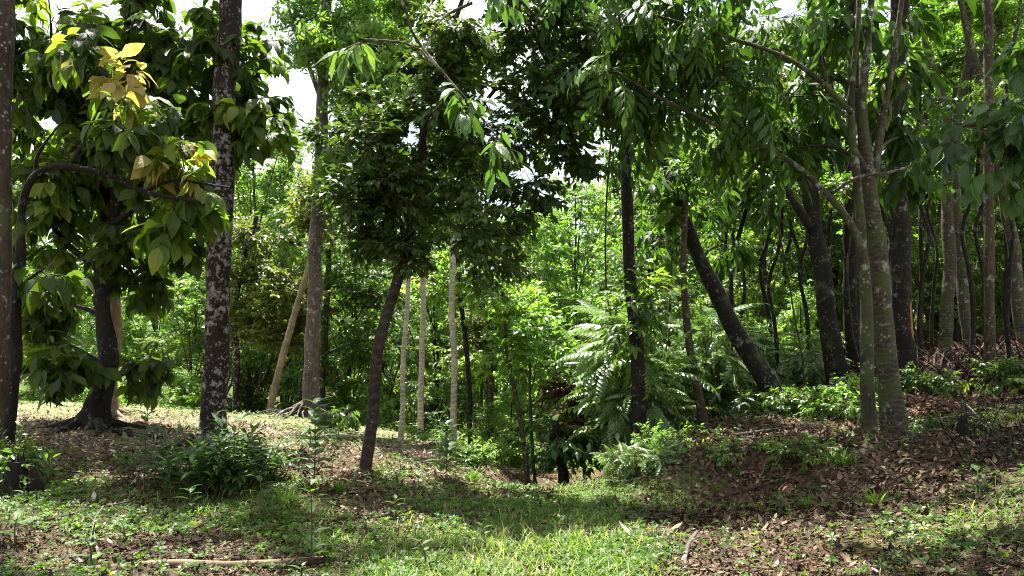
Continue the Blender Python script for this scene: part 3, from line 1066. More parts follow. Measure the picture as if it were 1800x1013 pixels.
build_tree('forest_tree', 'thin dark wavering trunk just right of the three pale poles', 'tree',
           nm([(832, 770), (822, 670), (816, 590), (808, 510), (800, 400)], 17), [10, 9, 9, 8, 6], B_DARK, bl(17.5, 46, 5, (800, 440), (850, 470), (780, 500)), 'bg', M_LIGHT, flare=.2)
build_tree('forest_tree', 'hair-thin olive trunk between two dark thin trunks', 'tree',
           nm([(846, 775), (846, 680), (843, 590), (846, 500)], 19), [7, 6, 6, 4], B_OLIVE, bl(19, 44, 6, (860, 560), (830, 600), (870, 500)), 'bg', M_OLIVE, flare=.2)
build_tree('forest_tree', 'short brown trunk ringed by low foliage above the dip', 'tree',
           nm([(866, 778), (864, 700), (862, 640), (857, 540)], 18), [10, 9, 9, 6], B_BROWN, bl(18, 40, 4, (880, 610), (850, 640, 30), (890, 540)), 'bg', M_LIGHT, flare=.2)
build_tree('forest_tree', 'leaning olive sapling trunk at the left lip of the gully', 'tree',
           nm([(931, 868), (922, 780), (911, 710), (896, 640), (884, 560)], 13.5), [10, 8.5, 8, 7, 4], B_OLIVE, bl(13.8, 30, 3, (890, 560), (915, 610), (870, 510)), 'bg', M_LIGHT, flare=.2)
build_tree('forest_tree', 'second thinner leaning sapling at the lip of the gully', 'tree',
           nm([(941, 870), (937, 800), (934, 720), (930, 640)], 13.9), [7, 6, 5.5, 4], B_OLIVE, bl(14.2, 26, 3, (940, 650), (950, 600)), 'bg', M_LIGHT, flare=.2)
build_tree('dark_shrub', 'black-stemmed dark shrub standing where the path enters the gully', 'shrub',
           nm([(994, 880), (991, 830), (985, 790), (975, 740)], 13.7), [20, 17, 16, 8], B_DARK, bl(14, 26, 2, (960, 790), (995, 780), (970, 755)), 'bgbig', M_BLUE, flare=.3)
build_tree('forest_tree', 'dark slim trunk with white lichen flecks on the bank above the gully', 'tree',
           nm([(1130, 806), (1123, 690), (1113, 570), (1104, 450), (1098, 250), (1094, 100), (1088, -200)], 12), [28, 25, 23, 21, 19, 17, 12], B_DARK,
           bl(12.2, 60, 4, (1100, 60), (1040, -20), (1160, 0), (1090, -120), (1180, -130), (1000, -140)) + bl(12.6, 105, 6, (1040, -270), (1180, -250), (1300, -320)) + bl(12, 26, 3, (1118, 540), (1100, 580), (1135, 510), dz=.15), 'mid', M_MID, flare=.5)  # the largest clumps are added above the frame to shade the right canopy
build_tree('forest_tree', 'stout mossy dark trunk leaning steeply to the left', 'tree',
           nm([(1382, 742), (1342, 662), (1290, 572), (1246, 484), (1210, 400), (1182, 330), (1160, 250)], 13.5), [44, 35, 30, 27, 23, 18, 12], B_DARK,
           bl(14.6, 44, 2, (1225, 400, 30), (1240, 330), (1150, 260), (1200, 240), (1160, 420, 28), (1270, 430, 24), dz=.3) + bl(12.9, 24, 1, (1205, 380), (1190, 330), dz=.1), 'hang', M_LANGSAT, flare=.5)
build_tree('forest_tree', 'thin bowed brown trunk left of the leaning mossy trunk', 'tree',
           nm([(1237, 752), (1222, 660), (1210, 560), (1204, 450), (1210, 340)], 13), [18, 15, 13, 11, 7], B_BROWN, bl(13.4, 44, 4, (1200, 320), (1160, 380), (1250, 300)), 'mid', M_MID, flare=.3)
build_tree('forest_tree', 'rough dark trunk forking high up, left of the black trunk', 'tree',
           nm([(1482, 706), (1456, 570), (1440, 460), (1427, 340), (1422, 200), (1430, 0), (1440, -250)], 14.5), [44, 33, 30, 27, 22, 18, 12], B_DARK,
           bl(14.5, 62, 4, (1330, 180), (1390, 90), (1440, -60), (1370, -100), (1500, -130), (1310, 60)), 'mid', M_MID,
           limbs=[(nm([(1424, 400), (1392, 345), (1360, 290), (1335, 190)], 14.4), 16, 8)], flare=.6)
build_tree('forest_tree', 'straight black trunk close behind the slim olive trunk', 'tree',
           nm([(1504, 704), (1498, 520), (1495, 320), (1499, 100), (1490, -150)], 15.5), [30, 25, 22, 19, 14], B_DARK,
           bl(15.5, 62, 4, (1500, -60), (1560, -140), (1440, -200), (1520, 60)) + bl(13.2, 105, 6, (1440, -280), (1340, -200), (1560, -230), (1660, -200), (1500, -380)), 'mid', M_MID, flare=.5)  # second group: extra unseen clumps put in to darken the canopy below
build_tree('langsat_tree', 'slim olive trunk with a long limb sweeping out to the left', 'tree',
           nm([(1526, 788), (1522, 620), (1518, 470), (1510, 330), (1498, 200), (1505, 40), (1510, -120)], 9.3), [25, 22, 20, 14, 11, 9, 6], B_OLIVE,
           bl(9.6, 46, 2, (1010, 50), (1080, 40), (1150, 30), (1060, 130), (1130, 140), (1200, 90), (1270, 50), (1260, 140), (1330, 110), (1350, 40), (1050, -60), (1200, -70), (1340, -80), dz=.7) + bl(9.9, 34, 1, (940, 75, 24), (1190, 200), (1310, 215, 26), (1110, 215, 26), (1390, 170), (1030, 180, 26), (1240, 240, 22), dz=.3), 'pinn', M_LANGSAT,
           limbs=[(nm([(1517, 440), (1490, 385), (1450, 335), (1385, 280), (1270, 226), (1150, 168), (1060, 110)], 9.1), 14, 4), (nm([(1462, 340), (1510, 312), (1580, 300), (1660, 268)], 9.1), 7, 4), (nm([(1500, 200), (1400, 110), (1260, 60), (1120, 20)], 9.1), 10, 4)], flare=.3, tint=(.5, .2))
build_tree('langsat_tree', 'pale ring-marked trunk nearest the camera on the right bank', 'tree',
           nm([(1578, 786), (1560, 610), (1540, 440), (1523, 310), (1516, 180), (1526, 60), (1540, -150)], 9.7), [41, 35, 31, 25, 17, 13, 9], B_MOSS,
           bl(10.2, 46, 3, (1440, 60), (1440, 150), (1490, 60), (1550, 40), (1590, 130, 30), (1460, -60), (1600, -80), (1700, -60), dz=.5) + bl(10.4, 30, 2, (1550, 200), (1600, 240, 24), (1470, 250), (1400, 260, 24), (1570, 300, 20), (1350, 280, 22), dz=.4) + bl(7.2, 105, 6, (1300, -230), (1480, -300), (1680, -240), (1400, -480), (1600, -470), (1850, -220), (1150, -300), (1800, -420), dz=.8), 'hang', M_LANGSAT,  # last group: big unseen clumps added overhead to keep the bank shaded
           limbs=[(nm([(1530, 370), (1548, 230), (1572, 110), (1590, -40)], 9.7), 15, 8), (nm([(1522, 300), (1470, 200), (1440, 90)], 9.6), 12, 5)], flare=.55, tint=(.4, .2))
oran = build_tree('forest_tree', 'thick dark trunk with an orange strip up its right side near the foot', 'tree',
                  nm([(1590, 696), (1583, 560), (1578, 400), (1577, 200), (1579, 0), (1582, -300)], 13.5), [40, 36, 34, 32, 30, 22], B_DARK,
                  bl(13.5, 80, 5, (1590, -300), (1680, -240), (1500, -320), (1600, -450)), 'mid', M_MID, flare=.4)
b = Buf()
pts = [at(x, y, 13.42) for x, y in ((1610, 690), (1603, 620), (1599, 560), (1596, 500), (1594, 430))]
tube(b, spline(pts, 24), np.array([.02] + [.045] * 18 + [.035, .028, .02, .012, .005]), 7, .12, 0, 0, 3)  # thin orange tube laid along the right edge of the trunk
b.build('orange_strip', flat_tint_mat('orange_strip_tint', [(0, (.2, .08, .025)), (1, (.38, .17, .05))], .8), oran, np.array(oran.location))
build_tree('forest_tree', 'mossy dark trunk forking into a wide vee near the top right', 'tree',
           nm([(1664, 668), (1667, 480), (1669, 300), (1690, 180), (1702, 80), (1690, -60)], 17), [25, 21, 19, 15, 11, 8], B_MOSS,
           bl(17, 44, 5, (1620, 20), (1700, -30), (1780, 0), (1560, -30), (1650, -80)), 'bg', M_LIGHT,
           limbs=[(nm([(1670, 260), (1656, 170), (1630, 90), (1604, -20)], 17), 15, 9), (nm([(1690, 175), (1720, 110), (1760, 50), (1790, 0)], 17), 12, 7)], flare=.3)
build_tree('forest_tree', 'faint brown trunk just right of the mossy forked trunk', 'tree',
           nm([(1708, 660), (1697, 540), (1684, 400), (1676, 250), (1680, 150)], 19), [21, 19, 17, 14, 9], B_MOSS, bl(19, 44, 5, (1650, 120), (1710, 90), (1690, 40)), 'bg', M_MID, flare=.3)
build_tree('forest_tree', 'upright slim grey-brown trunk crossing the full height near the right edge', 'tree',
           nm([(1741, 696), (1739, 500), (1738, 300), (1738, 100), (1736, -200)], 13.5), [19, 17, 16, 15, 11], B_BROWN,
           bl(13.5, 70, 5, (1740, -220), (1820, -180), (1680, -300)), 'mid', M_MID, flare=.3, wob=.02)
build_tree('forest_tree', 'pale mottled trunk slanting left up the right frame edge', 'tree',
           nm([(1803, 655), (1786, 490), (1762, 330), (1740, 200), (1704, 70), (1680, -20)], 16.4), [23, 21, 18, 15, 11, 8], B_MOSS,
           bl(16.4, 44, 5, (1780, 40), (1740, -40), (1820, 90), (1690, -70)), 'bg', M_LIGHT,
           limbs=[(nm([(1742, 205), (1768, 130), (1788, 50), (1795, -20)], 16.4), 9, 5)], flare=.3)
build_tree('forest_tree', 'thin bent grey stem squeezed between the black and the pale ringed trunk', 'tree',
           nm([(1546, 700), (1536, 620), (1528, 540), (1526, 420), (1535, 300)], 14.5), [14, 12, 11, 9, 6], B_MOSS, bl(14.6, 44, 4, (1540, 280), (1490, 340, 30)), 'mid', M_MID, flare=.3)
build_tree('forest_tree', 'thin crooked dark stem in the shaded foliage right of centre', 'tree',
           nm([(1284, 600), (1287, 480), (1300, 420), (1318, 345), (1310, 260)], 16), [9, 8, 8, 6, 4], B_DARK, bl(16, 50, 5, (1310, 260), (1350, 330), (1280, 330)), 'bg', M_MID)
build_tree('overhanging_tree', 'glossy leafy branch hanging into the top centre from outside the frame', 'tree',
           [(-640, 1900, 3.4), (-620, 900, 3.4), (-600, 0, 3.4), (-580, -900, 3.5)], [120, 110, 100, 80], B_BROWN,
           [(830, 5, 5, 50, 14, 1), (640, 70, 5, 14, 10, 1), (815, 190, 5, 14, 20, 1), (870, 250, 5, 20, 14, 1)], 'hang', M_SHADEPLANT,
           limbs=[([(-590, -500, 3.45), (-100, -500, 3.8), (350, -300, 4.4), (600, -140, 4.8), (706, 0, 5), (728, 60, 5), (780, 130, 5), (840, 200, 5), (900, 275, 5)], 15, 3)], scale=.5)
build_tree('overhanging_tree', 'dark big-leaved branch reaching in over the right frame edge', 'tree',
           [(2150, 1250, 5.2), (2140, 700, 5.2), (2120, 200, 5.2), (2100, -200, 5.2)], [90, 80, 70, 50], B_BROWN,
           [(1690, 225, 5.6, 50, 24, 2), (1770, 270, 5.4, 44, 50, 3), (1810, 210, 5.3, 50, 40, 3), (1850, 120, 5.2, 60, 60, 3), (1950, 60, 5.2, 80, 80, 4)], 'cocoa', M_SHADEPLANT,
           limbs=[([(2118, 260, 5.2), (1980, 180, 5.2), (1860, 190, 5.3), (1770, 220, 5.4), (1680, 220, 5.6)], 24, 5)], scale=.62, tint=(.25, .15))

# ------------------------------------------------------------------ background trees: a few kinds, copied
def proto_tree(name, H, bare, W, kind, leafm, bark, nb, n=5, lean=0.0, r0=.12, umbrella=False, tint=(.5, .2), scale=1.0):
    root = empty(name, (0, 0, 0))
    P = [(0, 0, -.4), (0, 0, 0), (.1 * H * lean, .02 * H, H * .35), (.25 * H * lean, -.01 * H, H * .65), (.3 * H * lean, 0, H * .95)]
    S = spline(P, 40)
    R = np.linspace(r0, r0 * .2, 40)
    b = Buf()
    tube(b, S, R, 9, .1, 0, .5, int(H * 10), wob=.15)
    blobs = []
    for k in range(nb):
        f = (k + .5) / nb
        z = bare + (H - bare) * f
        w = W * (math.sin(math.pi * (.12 + .80 * f)) ** .7 if not umbrella else (.35 + .65 * f) * (1 if f < .8 else .7))
        a = k * 2.4 + rng.uniform(-.4, .4)
        rad = w * rng.uniform(.45, .8)
        i = int(min(39, 39 * z / H * .95))
        c = np.array([S[i, 0] + math.cos(a) * rad, S[i, 1] + math.sin(a) * rad, z + rng.uniform(-.2, .2)])
        blobs.append((c, (w * .42, w * .42, w * .22 + .2), n))
        j = max(3, int(i - 4 - 6 * rng.random()))
        Ls = spline([S[j], (S[j] + c) / 2 + np.array([0, 0, .12 * rad]), c], 8)
        tube(b, Ls, np.linspace(min(R[j] * .55, .05), .012, 8), 5, .1, 0, 0, k)
    b.build('trunk', bark, root)
    cb = Buf()
    crown(cb, blobs, kind, tint, scale)
    cb.build('crown', [leafm, M_TWIG], root)
    return root


PROTO = [
    (proto_tree('forest_tree', 10, 1.6, 2.3, 'bg', M_LIGHT, B_MOSS, 22), 10),               # 0 airy, bright
    (proto_tree('forest_tree', 10, 1.0, 2.2, 'bg', M_MID, B_BROWN, 24, tint=(.68, .2)), 10),                # 1 mid green, layered
    (proto_tree('forest_tree', 11, .8, 2.4, 'bgl', M_BLUE, B_DARK, 24, lean=.2, tint=(.68, .2)), 11),       # 2 cool narrow-leaved
    (proto_tree('forest_tree', 10, 2.6, 2.7, 'bg', M_OLIVE, B_MOSS, 20, umbrella=True), 10),  # 3 olive umbrella
    (proto_tree('forest_tree', 11, 1.2, 2.3, 'bgbig', M_LIGHT, B_PALE, 22, lean=-.2), 11),  # 4 big bright leaves
    (proto_tree('leafy_shrub', 3, .15, 1.1, 'bgl', M_LIGHT, B_BROWN, 12, 4, r0=.05, scale=.75), 3),     # 5 bright shrub
    (proto_tree('leafy_shrub', 3, .1, 1.2, 'bgbig', M_MID, B_BROWN, 12, 4, r0=.05, scale=.7), 3),       # 6 broad-leaved shrub
    (proto_tree('fern_shrub', 2.6, .85, .6, 'fern', M_FERN, B_BROWN, 7, 3, r0=.03, tint=(.5, .22)), 2.6),                # 7 pinnate shrub
]
USED = set()


def put(k, px, d, top, label, cat='tree', sx=1.0, group=None, z0=None):
    proto, H = PROTO[k]
    x, y = (px - 900) / FOC * d, d
    z = hz(x, y)
    ztop = EYE + (HZ - top) / FOC * d
    s = (ztop - z) / H
    sxy = min(max(s, .65), 1.25) * sx if H > 5 else s * sx
    loc = (x, y, z - .02)
    rz = rng.uniform(0, 6.28)
    if k not in USED:
        USED.add(k)
        proto.location, proto.rotation_euler, proto.scale = loc, (0, 0, rz), (sxy, sxy, s)
        setp(proto, label, cat, group)
        return proto
    return copy_thing(proto, loc, rz, (sxy, sxy, s), label, group)


GB = 'leafy trees closing off the clearing'
for a in [
    (0, 445, 24, 215, 'airy pale-green tree rising between the white-blotched and grey trunks'),
    (3, 500, 28, 250, 'olive tree filling the gap left of the tall grey trunk'),
    (1, 340, 25, 480, 'low round green tree seen right under the cocoa crown'),
    (0, 270, 30, 430, 'pale sunlit tree past the meadow, below the cocoa leaves'),
    (4, 130, 30, 420, 'pale big-leaved tree past the meadow, left of the cocoa trunk'),
    (1, 20, 28, 380, 'green tree past the meadow at the far left edge'),
    (2, 620, 25, 430, 'dark cool-green tree right of the tall grey trunk'),
    (1, 680, 30, 380, 'mid-green tree behind the curved ring-marked trunk'),
    (2, 760, 27, 420, 'cool-green narrow-leaved tree behind the three pale poles'),
    (0, 800, 34, 380, 'bright tree deep in the wood behind the pale poles'),
    (0, 850, 25, 430, 'leafy tree behind the thin dark wavering trunk'),
    (4, 925, 28, 370, 'bright large-leaved tree left of the gully, beneath the sky gap'),
    (0, 1010, 31, 315, 'yellow-green sunlit treetop below the sky gap at centre'),
    (4, 1075, 26, 440, 'bright tree behind the pinnate shrubs at the gully'),
    (2, 1150, 20, 300, 'dark leafy tree right of the slim flecked trunk'),
    (0, 1190, 27, 240, 'bright tree showing between the flecked and the bowed trunk'),
    (4, 1270, 24, 330, 'pale big-leaved tree above the leaning mossy trunk'),
    (1, 1340, 21, 330, 'mid-green tree behind the leaning mossy trunk'),
    (0, 1385, 29, 200, 'bright tree seen left of the rough forking trunk'),
    (2, 1460, 27, 200, 'shaded cool-green tree behind the black trunk'),
    (1, 1555, 25, 150, 'mid-green tree behind the pale ring-marked trunk'),
    (0, 1635, 23, 30, 'tall bright-green tree between the orange-striped and the forked trunk'),
    (4, 1700, 29, -30, 'tall pale big-leaved tree behind the forked mossy trunk'),
    (0, 1775, 24, 60, 'bright tree right of the full-height slim trunk'),
    (1, 1850, 22, 0, 'green tree cut by the right frame edge'),
    (3, 1300, 32, 60, 'tall olive tree high behind the drooping right canopy'),
    (1, 1120, 34, 120, 'tall green tree far behind the slim flecked trunk'),
    (2, 1440, 36, 0, 'tall dark tree far behind the rough forking trunk'),
    (4, 600, 38, 300, 'tall pale tree far off behind the tall grey trunk'),
    (2, 880, 40, 400, 'cool-green tree far off above the dip'),
    (1, -80, 24, 250, 'green tree past the meadow, mostly outside the left edge'),
    (4, 1230, 33, 200, 'tall pale tree deep in the wood above the bowed thin trunk'),
    (0, 1340, 35, 150, 'tall bright tree deep in the wood left of the rough forking trunk'),
    (1, 1500, 33, 100, 'tall mid-green tree deep in the wood behind the black trunk'),
    (0, 1590, 36, 60, 'tall bright tree deep in the wood behind the orange-striped trunk'),
    (4, 1095, 37, 270, 'tall pale tree deep in the wood behind the slim flecked trunk'),
    (0, 940, 37, 350, 'bright tree deep in the wood under the sky gap, left of the yellow-green top'),
    (4, 700, 37, 330, 'pale tree deep in the wood behind the curved ring-marked trunk'),
    (1, 390, 34, 300, 'mid-green tree deep behind the white-blotched trunk'),
    (0, 540, 33, 330, 'bright tree deep behind the tall grey trunk'),
    (4, 1680, 35, 20, 'tall pale tree deep behind the mossy forked trunk'),
    (1, 1770, 34, 60, 'tall mid-green tree deep behind the slanting mottled trunk'),
]:
    put(*a, group=GB)
GS = 'shrubs along the wood edge'
for a in [
    (5, 325, 23, 655, 'bright rounded shrub at the meadow edge below the cocoa crown'),
    (6, 250, 22, 640, 'dark broad-leaved shrub right of the cocoa trunk'),
    (5, 60, 25, 640, 'pale shrub at the meadow edge near the left frame edge'),
    (6, 440, 24, 640, 'green shrub between the lichen-spotted trunk and the leaning pole'),
    (6, 520, 22, 650, 'shrub in the shade left of the root mound'),
    (6, 610, 21, 620, 'broad dark shrub right of the root mound'),
    (5, 660, 20, 680, 'bright shrub behind the curved trunk foot'),
    (6, 730, 21, 690, 'shrub at the foot of the middle pale pole'),
    (5, 860, 17, 715, 'low bright shrub at the foot of the short brown trunk'),
    (5, 900, 18.5, 690, 'bright shrub left of the gully saplings'),
    (6, 1180, 15.5, 620, 'shrub between the flecked trunk and the bowed trunk'),
    (5, 1290, 16, 560, 'bright shrub left of the leaning mossy trunk'),
    (5, 1410, 16.5, 520, 'sunlit yellow-green shrub right of the leaning mossy trunk'),
    (5, 1375, 18, 560, 'second sunlit shrub behind the leaning mossy trunk'),
    (6, 1660, 23, 500, 'green shrub behind the bracken, right of the orange-striped trunk'),
    (5, 1740, 23.5, 480, 'bright shrub behind the bracken and the slim grey-brown trunk'),
]:
    put(*a, cat='shrub', group=GS)
GF = 'pinnate-leaved shrubs by the gully'
for a in [
    (7, 1092, 13.2, 640, 'pinnate-leaved shrub spreading over the gully path'),
    (7, 1105, 13.0, 565, 'tallest pinnate-leaved shrub left of the flecked trunk'),
    (7, 1110, 14.6, 540, 'pinnate-leaved shrub deeper in the shade behind the tallest one'),
    (7, 1310, 13.8, 690, 'low pinnate-leaved shrub at the foot of the leaning mossy trunk'),
    (7, 1255, 15, 560, 'pinnate-leaved shrub behind the bowed brown trunk'),
    (7, 1345, 15.5, 600, 'pinnate-leaved shrub peeping out behind the leaning mossy trunk'),
    (7, 1420, 15.2, 600, 'sunlit pinnate-leaved shrub left of the rough forking trunk'),
    (7, 1160, 14, 660, 'pinnate-leaved shrub right of the flecked trunk'),
]:
    put(*a, cat='shrub', group=GF, sx=1.2)

stem0 = build_tree('slender_tree', 'slender dark understorey stem with few leaves in the shady wood', 'tree', nm([(1345, 720), (1350, 600), (1342, 480), (1356, 330), (1350, 180)], 16.5), [9, 8, 7, 6, 3], B_DARK,
                   bl(16.5, 34, 2, (1350, 250), (1365, 190), (1335, 320, 22), dz=.2), 'mid', M_MID, group='slender stems in the shady wood', wob=.16)
for px_, d_, s_ in [(1262, 17, .9), (1300, 19, 1.1), (1400, 17.5, 1.0), (1385, 21, 1.2), (1545, 18, 1.0), (1615, 19.5, 1.15), (1640, 16, .8), (1725, 18, 1.0), (1765, 20, 1.2), (1175, 17.5, .9), (1150, 21, 1.0),
                    (1460, 20, 1.2), (1690, 22, 1.2), (1412, 15.6, .85), (1556, 16.4, .95), (1622, 15.2, .9), (1702, 15.4, .9), (1772, 14.6, .85), (1360, 15.2, .8)]:
    x_ = (px_ - 900) / FOC * d_
    copy_thing(stem0, (x_, d_, hz(x_, d_)), rng.uniform(0, 6.28), s_, stem0['label'])

# dead red-brown bush beside the gully
r = build_tree('dead_bush', 'withered red-brown bush hanging beside the gully path', 'bush',
               nm([(1030, 830), (1020, 780), (1008, 730)], 14.2), [6, 5, 3], B_DARK, bl(14.2, 26, 5, (1005, 690), (1010, 740), (1040, 720), dz=.1), 'bg', M_RED, scale=.7)


# ------------------------------------------------------------------ masses nobody could count
def mass(name, label, cat, pts, rad, kind, leafm, n, tint=(.5, .22), scale=1.0):
    cb = Buf()
    crown(cb, [(p, (q * 1.1, q * 1.1, q * .8), n) for p, q in zip(pts, rad)], kind, tint, scale)
    o = cb.build(name, [leafm, M_TWIG])
    setp(o, label, cat, None, 'stuff')


pts, rad = [], []
for k in range(260):
    d = rng.uniform(13.5, 26)
    x = rng.uniform(-.78, .78) * d
    if -14 < x < -2.0 and d < 22:
        continue
    if abs(x - (1.3 + .06 * (d - 14))) < 1.5 and d < 22:
        continue
    if (x > 1.5 and d < 15) or (x > 5.3 and d < 21.5):
        continue
    q = rng.uniform(.25, .55)
    pts.append((x, d, hz(x, d) + q * rng.uniform(.4, 1.3)))
    rad.append(q)
mass('undergrowth', 'low leafy undergrowth between the trunks at the wood edge', 'undergrowth', pts, rad, 'bgl', M_LIGHT, 3, scale=.8)
pts, rad = [], []
for k in range(360):
    d = rng.uniform(40, 62)
    x = rng.uniform(-.85, .85) * d
    q = rng.uniform(1.2, 2.4)
    pts.append((x, d, hz(x, d) + rng.uniform(0, 1) * (9.0 + .2 * (d - 38))))
    rad.append(q)
mass('far_forest', 'far wooded slope closing the view behind the nearer trees', 'forest', pts, rad, 'bgbig', M_LIGHT, 5, scale=2.0)

# brown dead bracken on top of the right bank
b = Buf()
n = 9000
x = rng.uniform(6.3, 15, n)
y = rng.uniform(13.4, 21, n)
k = vnoise(x, y, 1.2, 70) > .35
x, y = x[k], y[k]
n = len(x)
tl = rng.uniform(.1, 1.1, n)
a = rng.uniform(0, 6.283, n)
d = np.stack([np.cos(a) * np.sin(tl), np.sin(a) * np.sin(tl), np.cos(tl)], -1)
h = rng.uniform(.4, 1.45, n)
b.inst(leaf_tpl(4, .017, (1, 1, .8, .1), 1.3, .2), frames(d) * np.stack([h * .8, h, h], -1)[:, None, :], np.stack([x, y, height(x, y)], -1), 0, rng.random(n) ** 1.8)
setp(b.build('dead_bracken', M_DEAD), 'tangle of dead brown bracken on top of the bank', 'dead bracken', None, 'stuff')
# withered fronds hanging on the bank
b = Buf()
n = 170
x = rng.uniform(2.0, 5.2, n)
y = rng.uniform(9.0, 11.6, n)
a = rng.normal(-2.0, .8, n)
tl = rng.uniform(1.2, 1.9, n)
d = np.stack([np.cos(a) * np.sin(tl), np.sin(a) * np.sin(tl), np.cos(tl)], -1)
h = rng.uniform(.12, .3, n)
b.inst(leaf_tpl(4, .09, LANCE, .8, .5), frames(d) * h[:, None, None], np.stack([x, y, height(x, y) + .08], -1), 0, rng.random(n))
setp(b.build('dead_fronds', M_RED), 'withered red-brown fronds lying over the edge of the bank', 'dead fronds', None, 'stuff')


# ------------------------------------------------------------------ small plants, each a thing
def plant(name, label, cat, px, py, d, stems, H, kind, leafm, group=None, spread=.25, blob=.2, n=2, scale=.6, tint=(.5, .18)):
    p = at(px, py, d)
    base = np.array([p[0], p[1], hz(p[0], p[1])])
    root = empty(name, base, label, cat, group)
    bb = []
    for k in range(stems):
        b = Buf()
        a = rng.uniform(0, 6.283)
        q = spread * math.sqrt(rng.random())
        h = H * rng.uniform(.7, 1.0)
        tip = base + np.array([math.cos(a) * q, math.sin(a) * q, h])
        s0 = base + np.array([math.cos(a) * q * .35, math.sin(a) * q * .35, -.04])
        mid = (s0 + tip) / 2 + np.array([math.cos(a), math.sin(a), 0]) * q * .15
        tube(b, spline([s0, mid, tip], 8), np.linspace(.008, .003, 8), 5, .05, 0, 0, k)
        b.build('stem', M_TWIG, root, base)
        m = max(1, int(h / (blob * 1.5)))
        for j in range(m):
            f = .35 + .6 * (j + .5) / m
            c = s0 + (tip - s0) * f
            bb.append((c, (blob, blob, blob * .7), n))
    cb = Buf()
    crown(cb, bb, kind, tint, scale)
    cb.build('foliage', [leafm, M_TWIG], root, base)
    return root


def stem_bush(label, px, py, d, stems, H, spread, leafm, size, tint=.45):
    """many upright stems with narrow leaves in rising pairs"""
    p = at(px, py, d)
    base = np.array([p[0], p[1], hz(p[0], p[1])])
    root = empty('leafy_bush', base, label, 'bush')
    b, cb = Buf(), Buf()
    for k in range(stems):
        a = rng.uniform(0, 6.283)
        q = spread * math.sqrt(rng.random())
        h = H * rng.uniform(.5, 1.05) * (1 - .25 * q / spread)
        fx, fy = base[0] + math.cos(a) * q * .7, base[1] + math.sin(a) * q * .7
        s0 = np.array([fx, fy, hz(fx, fy) - .04])
        tip = s0 + np.array([math.cos(a) * q * .55 + rng.normal(0, .06), math.sin(a) * q * .55 + rng.normal(0, .06), h])
        S = spline([s0, (s0 + tip) / 2 + rng.normal(0, .03, 3) + np.array([0, 0, .05]), tip], 16)
        tube(b, S, np.linspace(.006, .002, 16), 5, .05)
        n = int(10 + 12 * h)
        f = np.linspace(.25, 1.0, n)
        P = np.array([S[min(15, int(u * 15))] for u in f]) + rng.normal(0, .006, (n, 3))
        ph = rng.uniform(0, 3.14)
        an = ph + np.arange(n) % 2 * math.pi + rng.normal(0, .45, n) + (np.arange(n) // 2) * .5
        dd = np.stack([np.cos(an), np.sin(an), rng.uniform(.0, .7, n) + .5 * (f > .93)], -1)
        s = size * (1.1 - .35 * f) * rng.uniform(.75, 1.25, n)
        tn = np.clip(rng.normal(tint, .15) + rng.normal(0, .1, n), 0, 1)
        for j, T in enumerate(T_LONG):
            m = rng.integers(0, 3, n) == j
            cb.inst(T, frames(dd[m]) * s[m][:, None, None] * np.array([.9, 1, 1]), P[m], 0, tn[m])
    b.build('stem', M_TWIG, root, base)
    cb.build('foliage', leafm, root, base)
    return root


def frond_plant(name, label, px, py, d, H, leafm, n=14, tpl=None, size=.34, group=None):
    """one upright stem carrying leaves in pairs, like the fern-like saplings of the clearing"""
    p = at(px, py, d)
    base = np.array([p[0], p[1], hz(p[0], p[1])])
    root = empty(name, base, label, 'sapling', group)
    b = Buf()
    tip = base + np.array([rng.normal(0, .05), rng.normal(0, .05), H])
    S = spline([base - np.array([0, 0, .05]), (base + tip) / 2 + rng.normal(0, .02, 3), tip], 14)
    tube(b, S, np.linspace(.009, .003, 14), 6, .05)
    b.build('stem', M_TWIG, root, base)
    cb = Buf()
    f = np.linspace(.25, .98, n)
    P = np.array([S[min(13, int(q * 13))] for q in f])
    a = np.arange(n) * 2.4 + rng.uniform(-.5, .5, n)
    d_ = np.stack([np.cos(a), np.sin(a), .25 + .5 * f], -1)
    s = size * (1.15 - .6 * f) * rng.uniform(.8, 1.2, n)
    T = tpl or [T_LONG[1]]
    for k, q in enumerate(T):
        m = np.arange(n) % len(T) == k
        cb.inst(q, frames(d_[m]) * s[m][:, None, None], P[m], 0, np.clip(rng.normal(.4, .2, m.sum()), 0, 1))
    cb.build('foliage', leafm, root, base)
    return root


stem_bush('dense dark-green leafy bush in front of the white-blotched trunk', 385, 905, 7.9, 64, .84, .42, M_SHADEPLANT, .20)
stem_bush('looser green bush right of the dense dark bush', 462, 865, 8.5, 24, .62, .34, M_MID, .16)
stem_bush('dark low sapling clump left of the dense bush', 262, 880, 8.3, 14, .66, .45, M_SHADEPLANT, .17, .3)
stem_bush('sparse green sapling clump in front of the grey trunk mound', 560, 800, 11.5, 12, .5, .4, M_MID, .13)
plant('leafy_bush', 'bright fern bush at the foot of the bank by the gully', 'bush', 1128, 872, 9.9, 30, .26, 'fern', M_FERN, None, .62, .10, 1, .34)
plant('leafy_bush', 'green bush clinging to the bank above the gully', 'bush', 1190, 835, 10.3, 14, .30, 'mid', M_LIGHT, None, .55, .10, 1, .42)
plant('leafy_bush', 'small bright bush in front of the pale straight pole', 'bush', 830, 835, 11.4, 9, .4, 'bg', M_LIGHT, None, .35, .12, 2, .4)
plant('leafy_bush', 'green plants at the left frame edge above the stump', 'bush', 10, 800, 8.2, 5, .6, 'mid', M_MID, None, .25, .12, 1, .6)
plant('leafy_bush', 'leafy seedlings around the leaning mossy trunk foot', 'bush', 1400, 745, 12.6, 10, .5, 'mid', M_MID, None, .5, .16, 2, .6)
plant('leafy_bush', 'bright seedlings at the foot of the slim olive trunk', 'bush', 1470, 740, 11.8, 8, .45, 'mid', M_LIGHT, None, .45, .14, 2, .55)
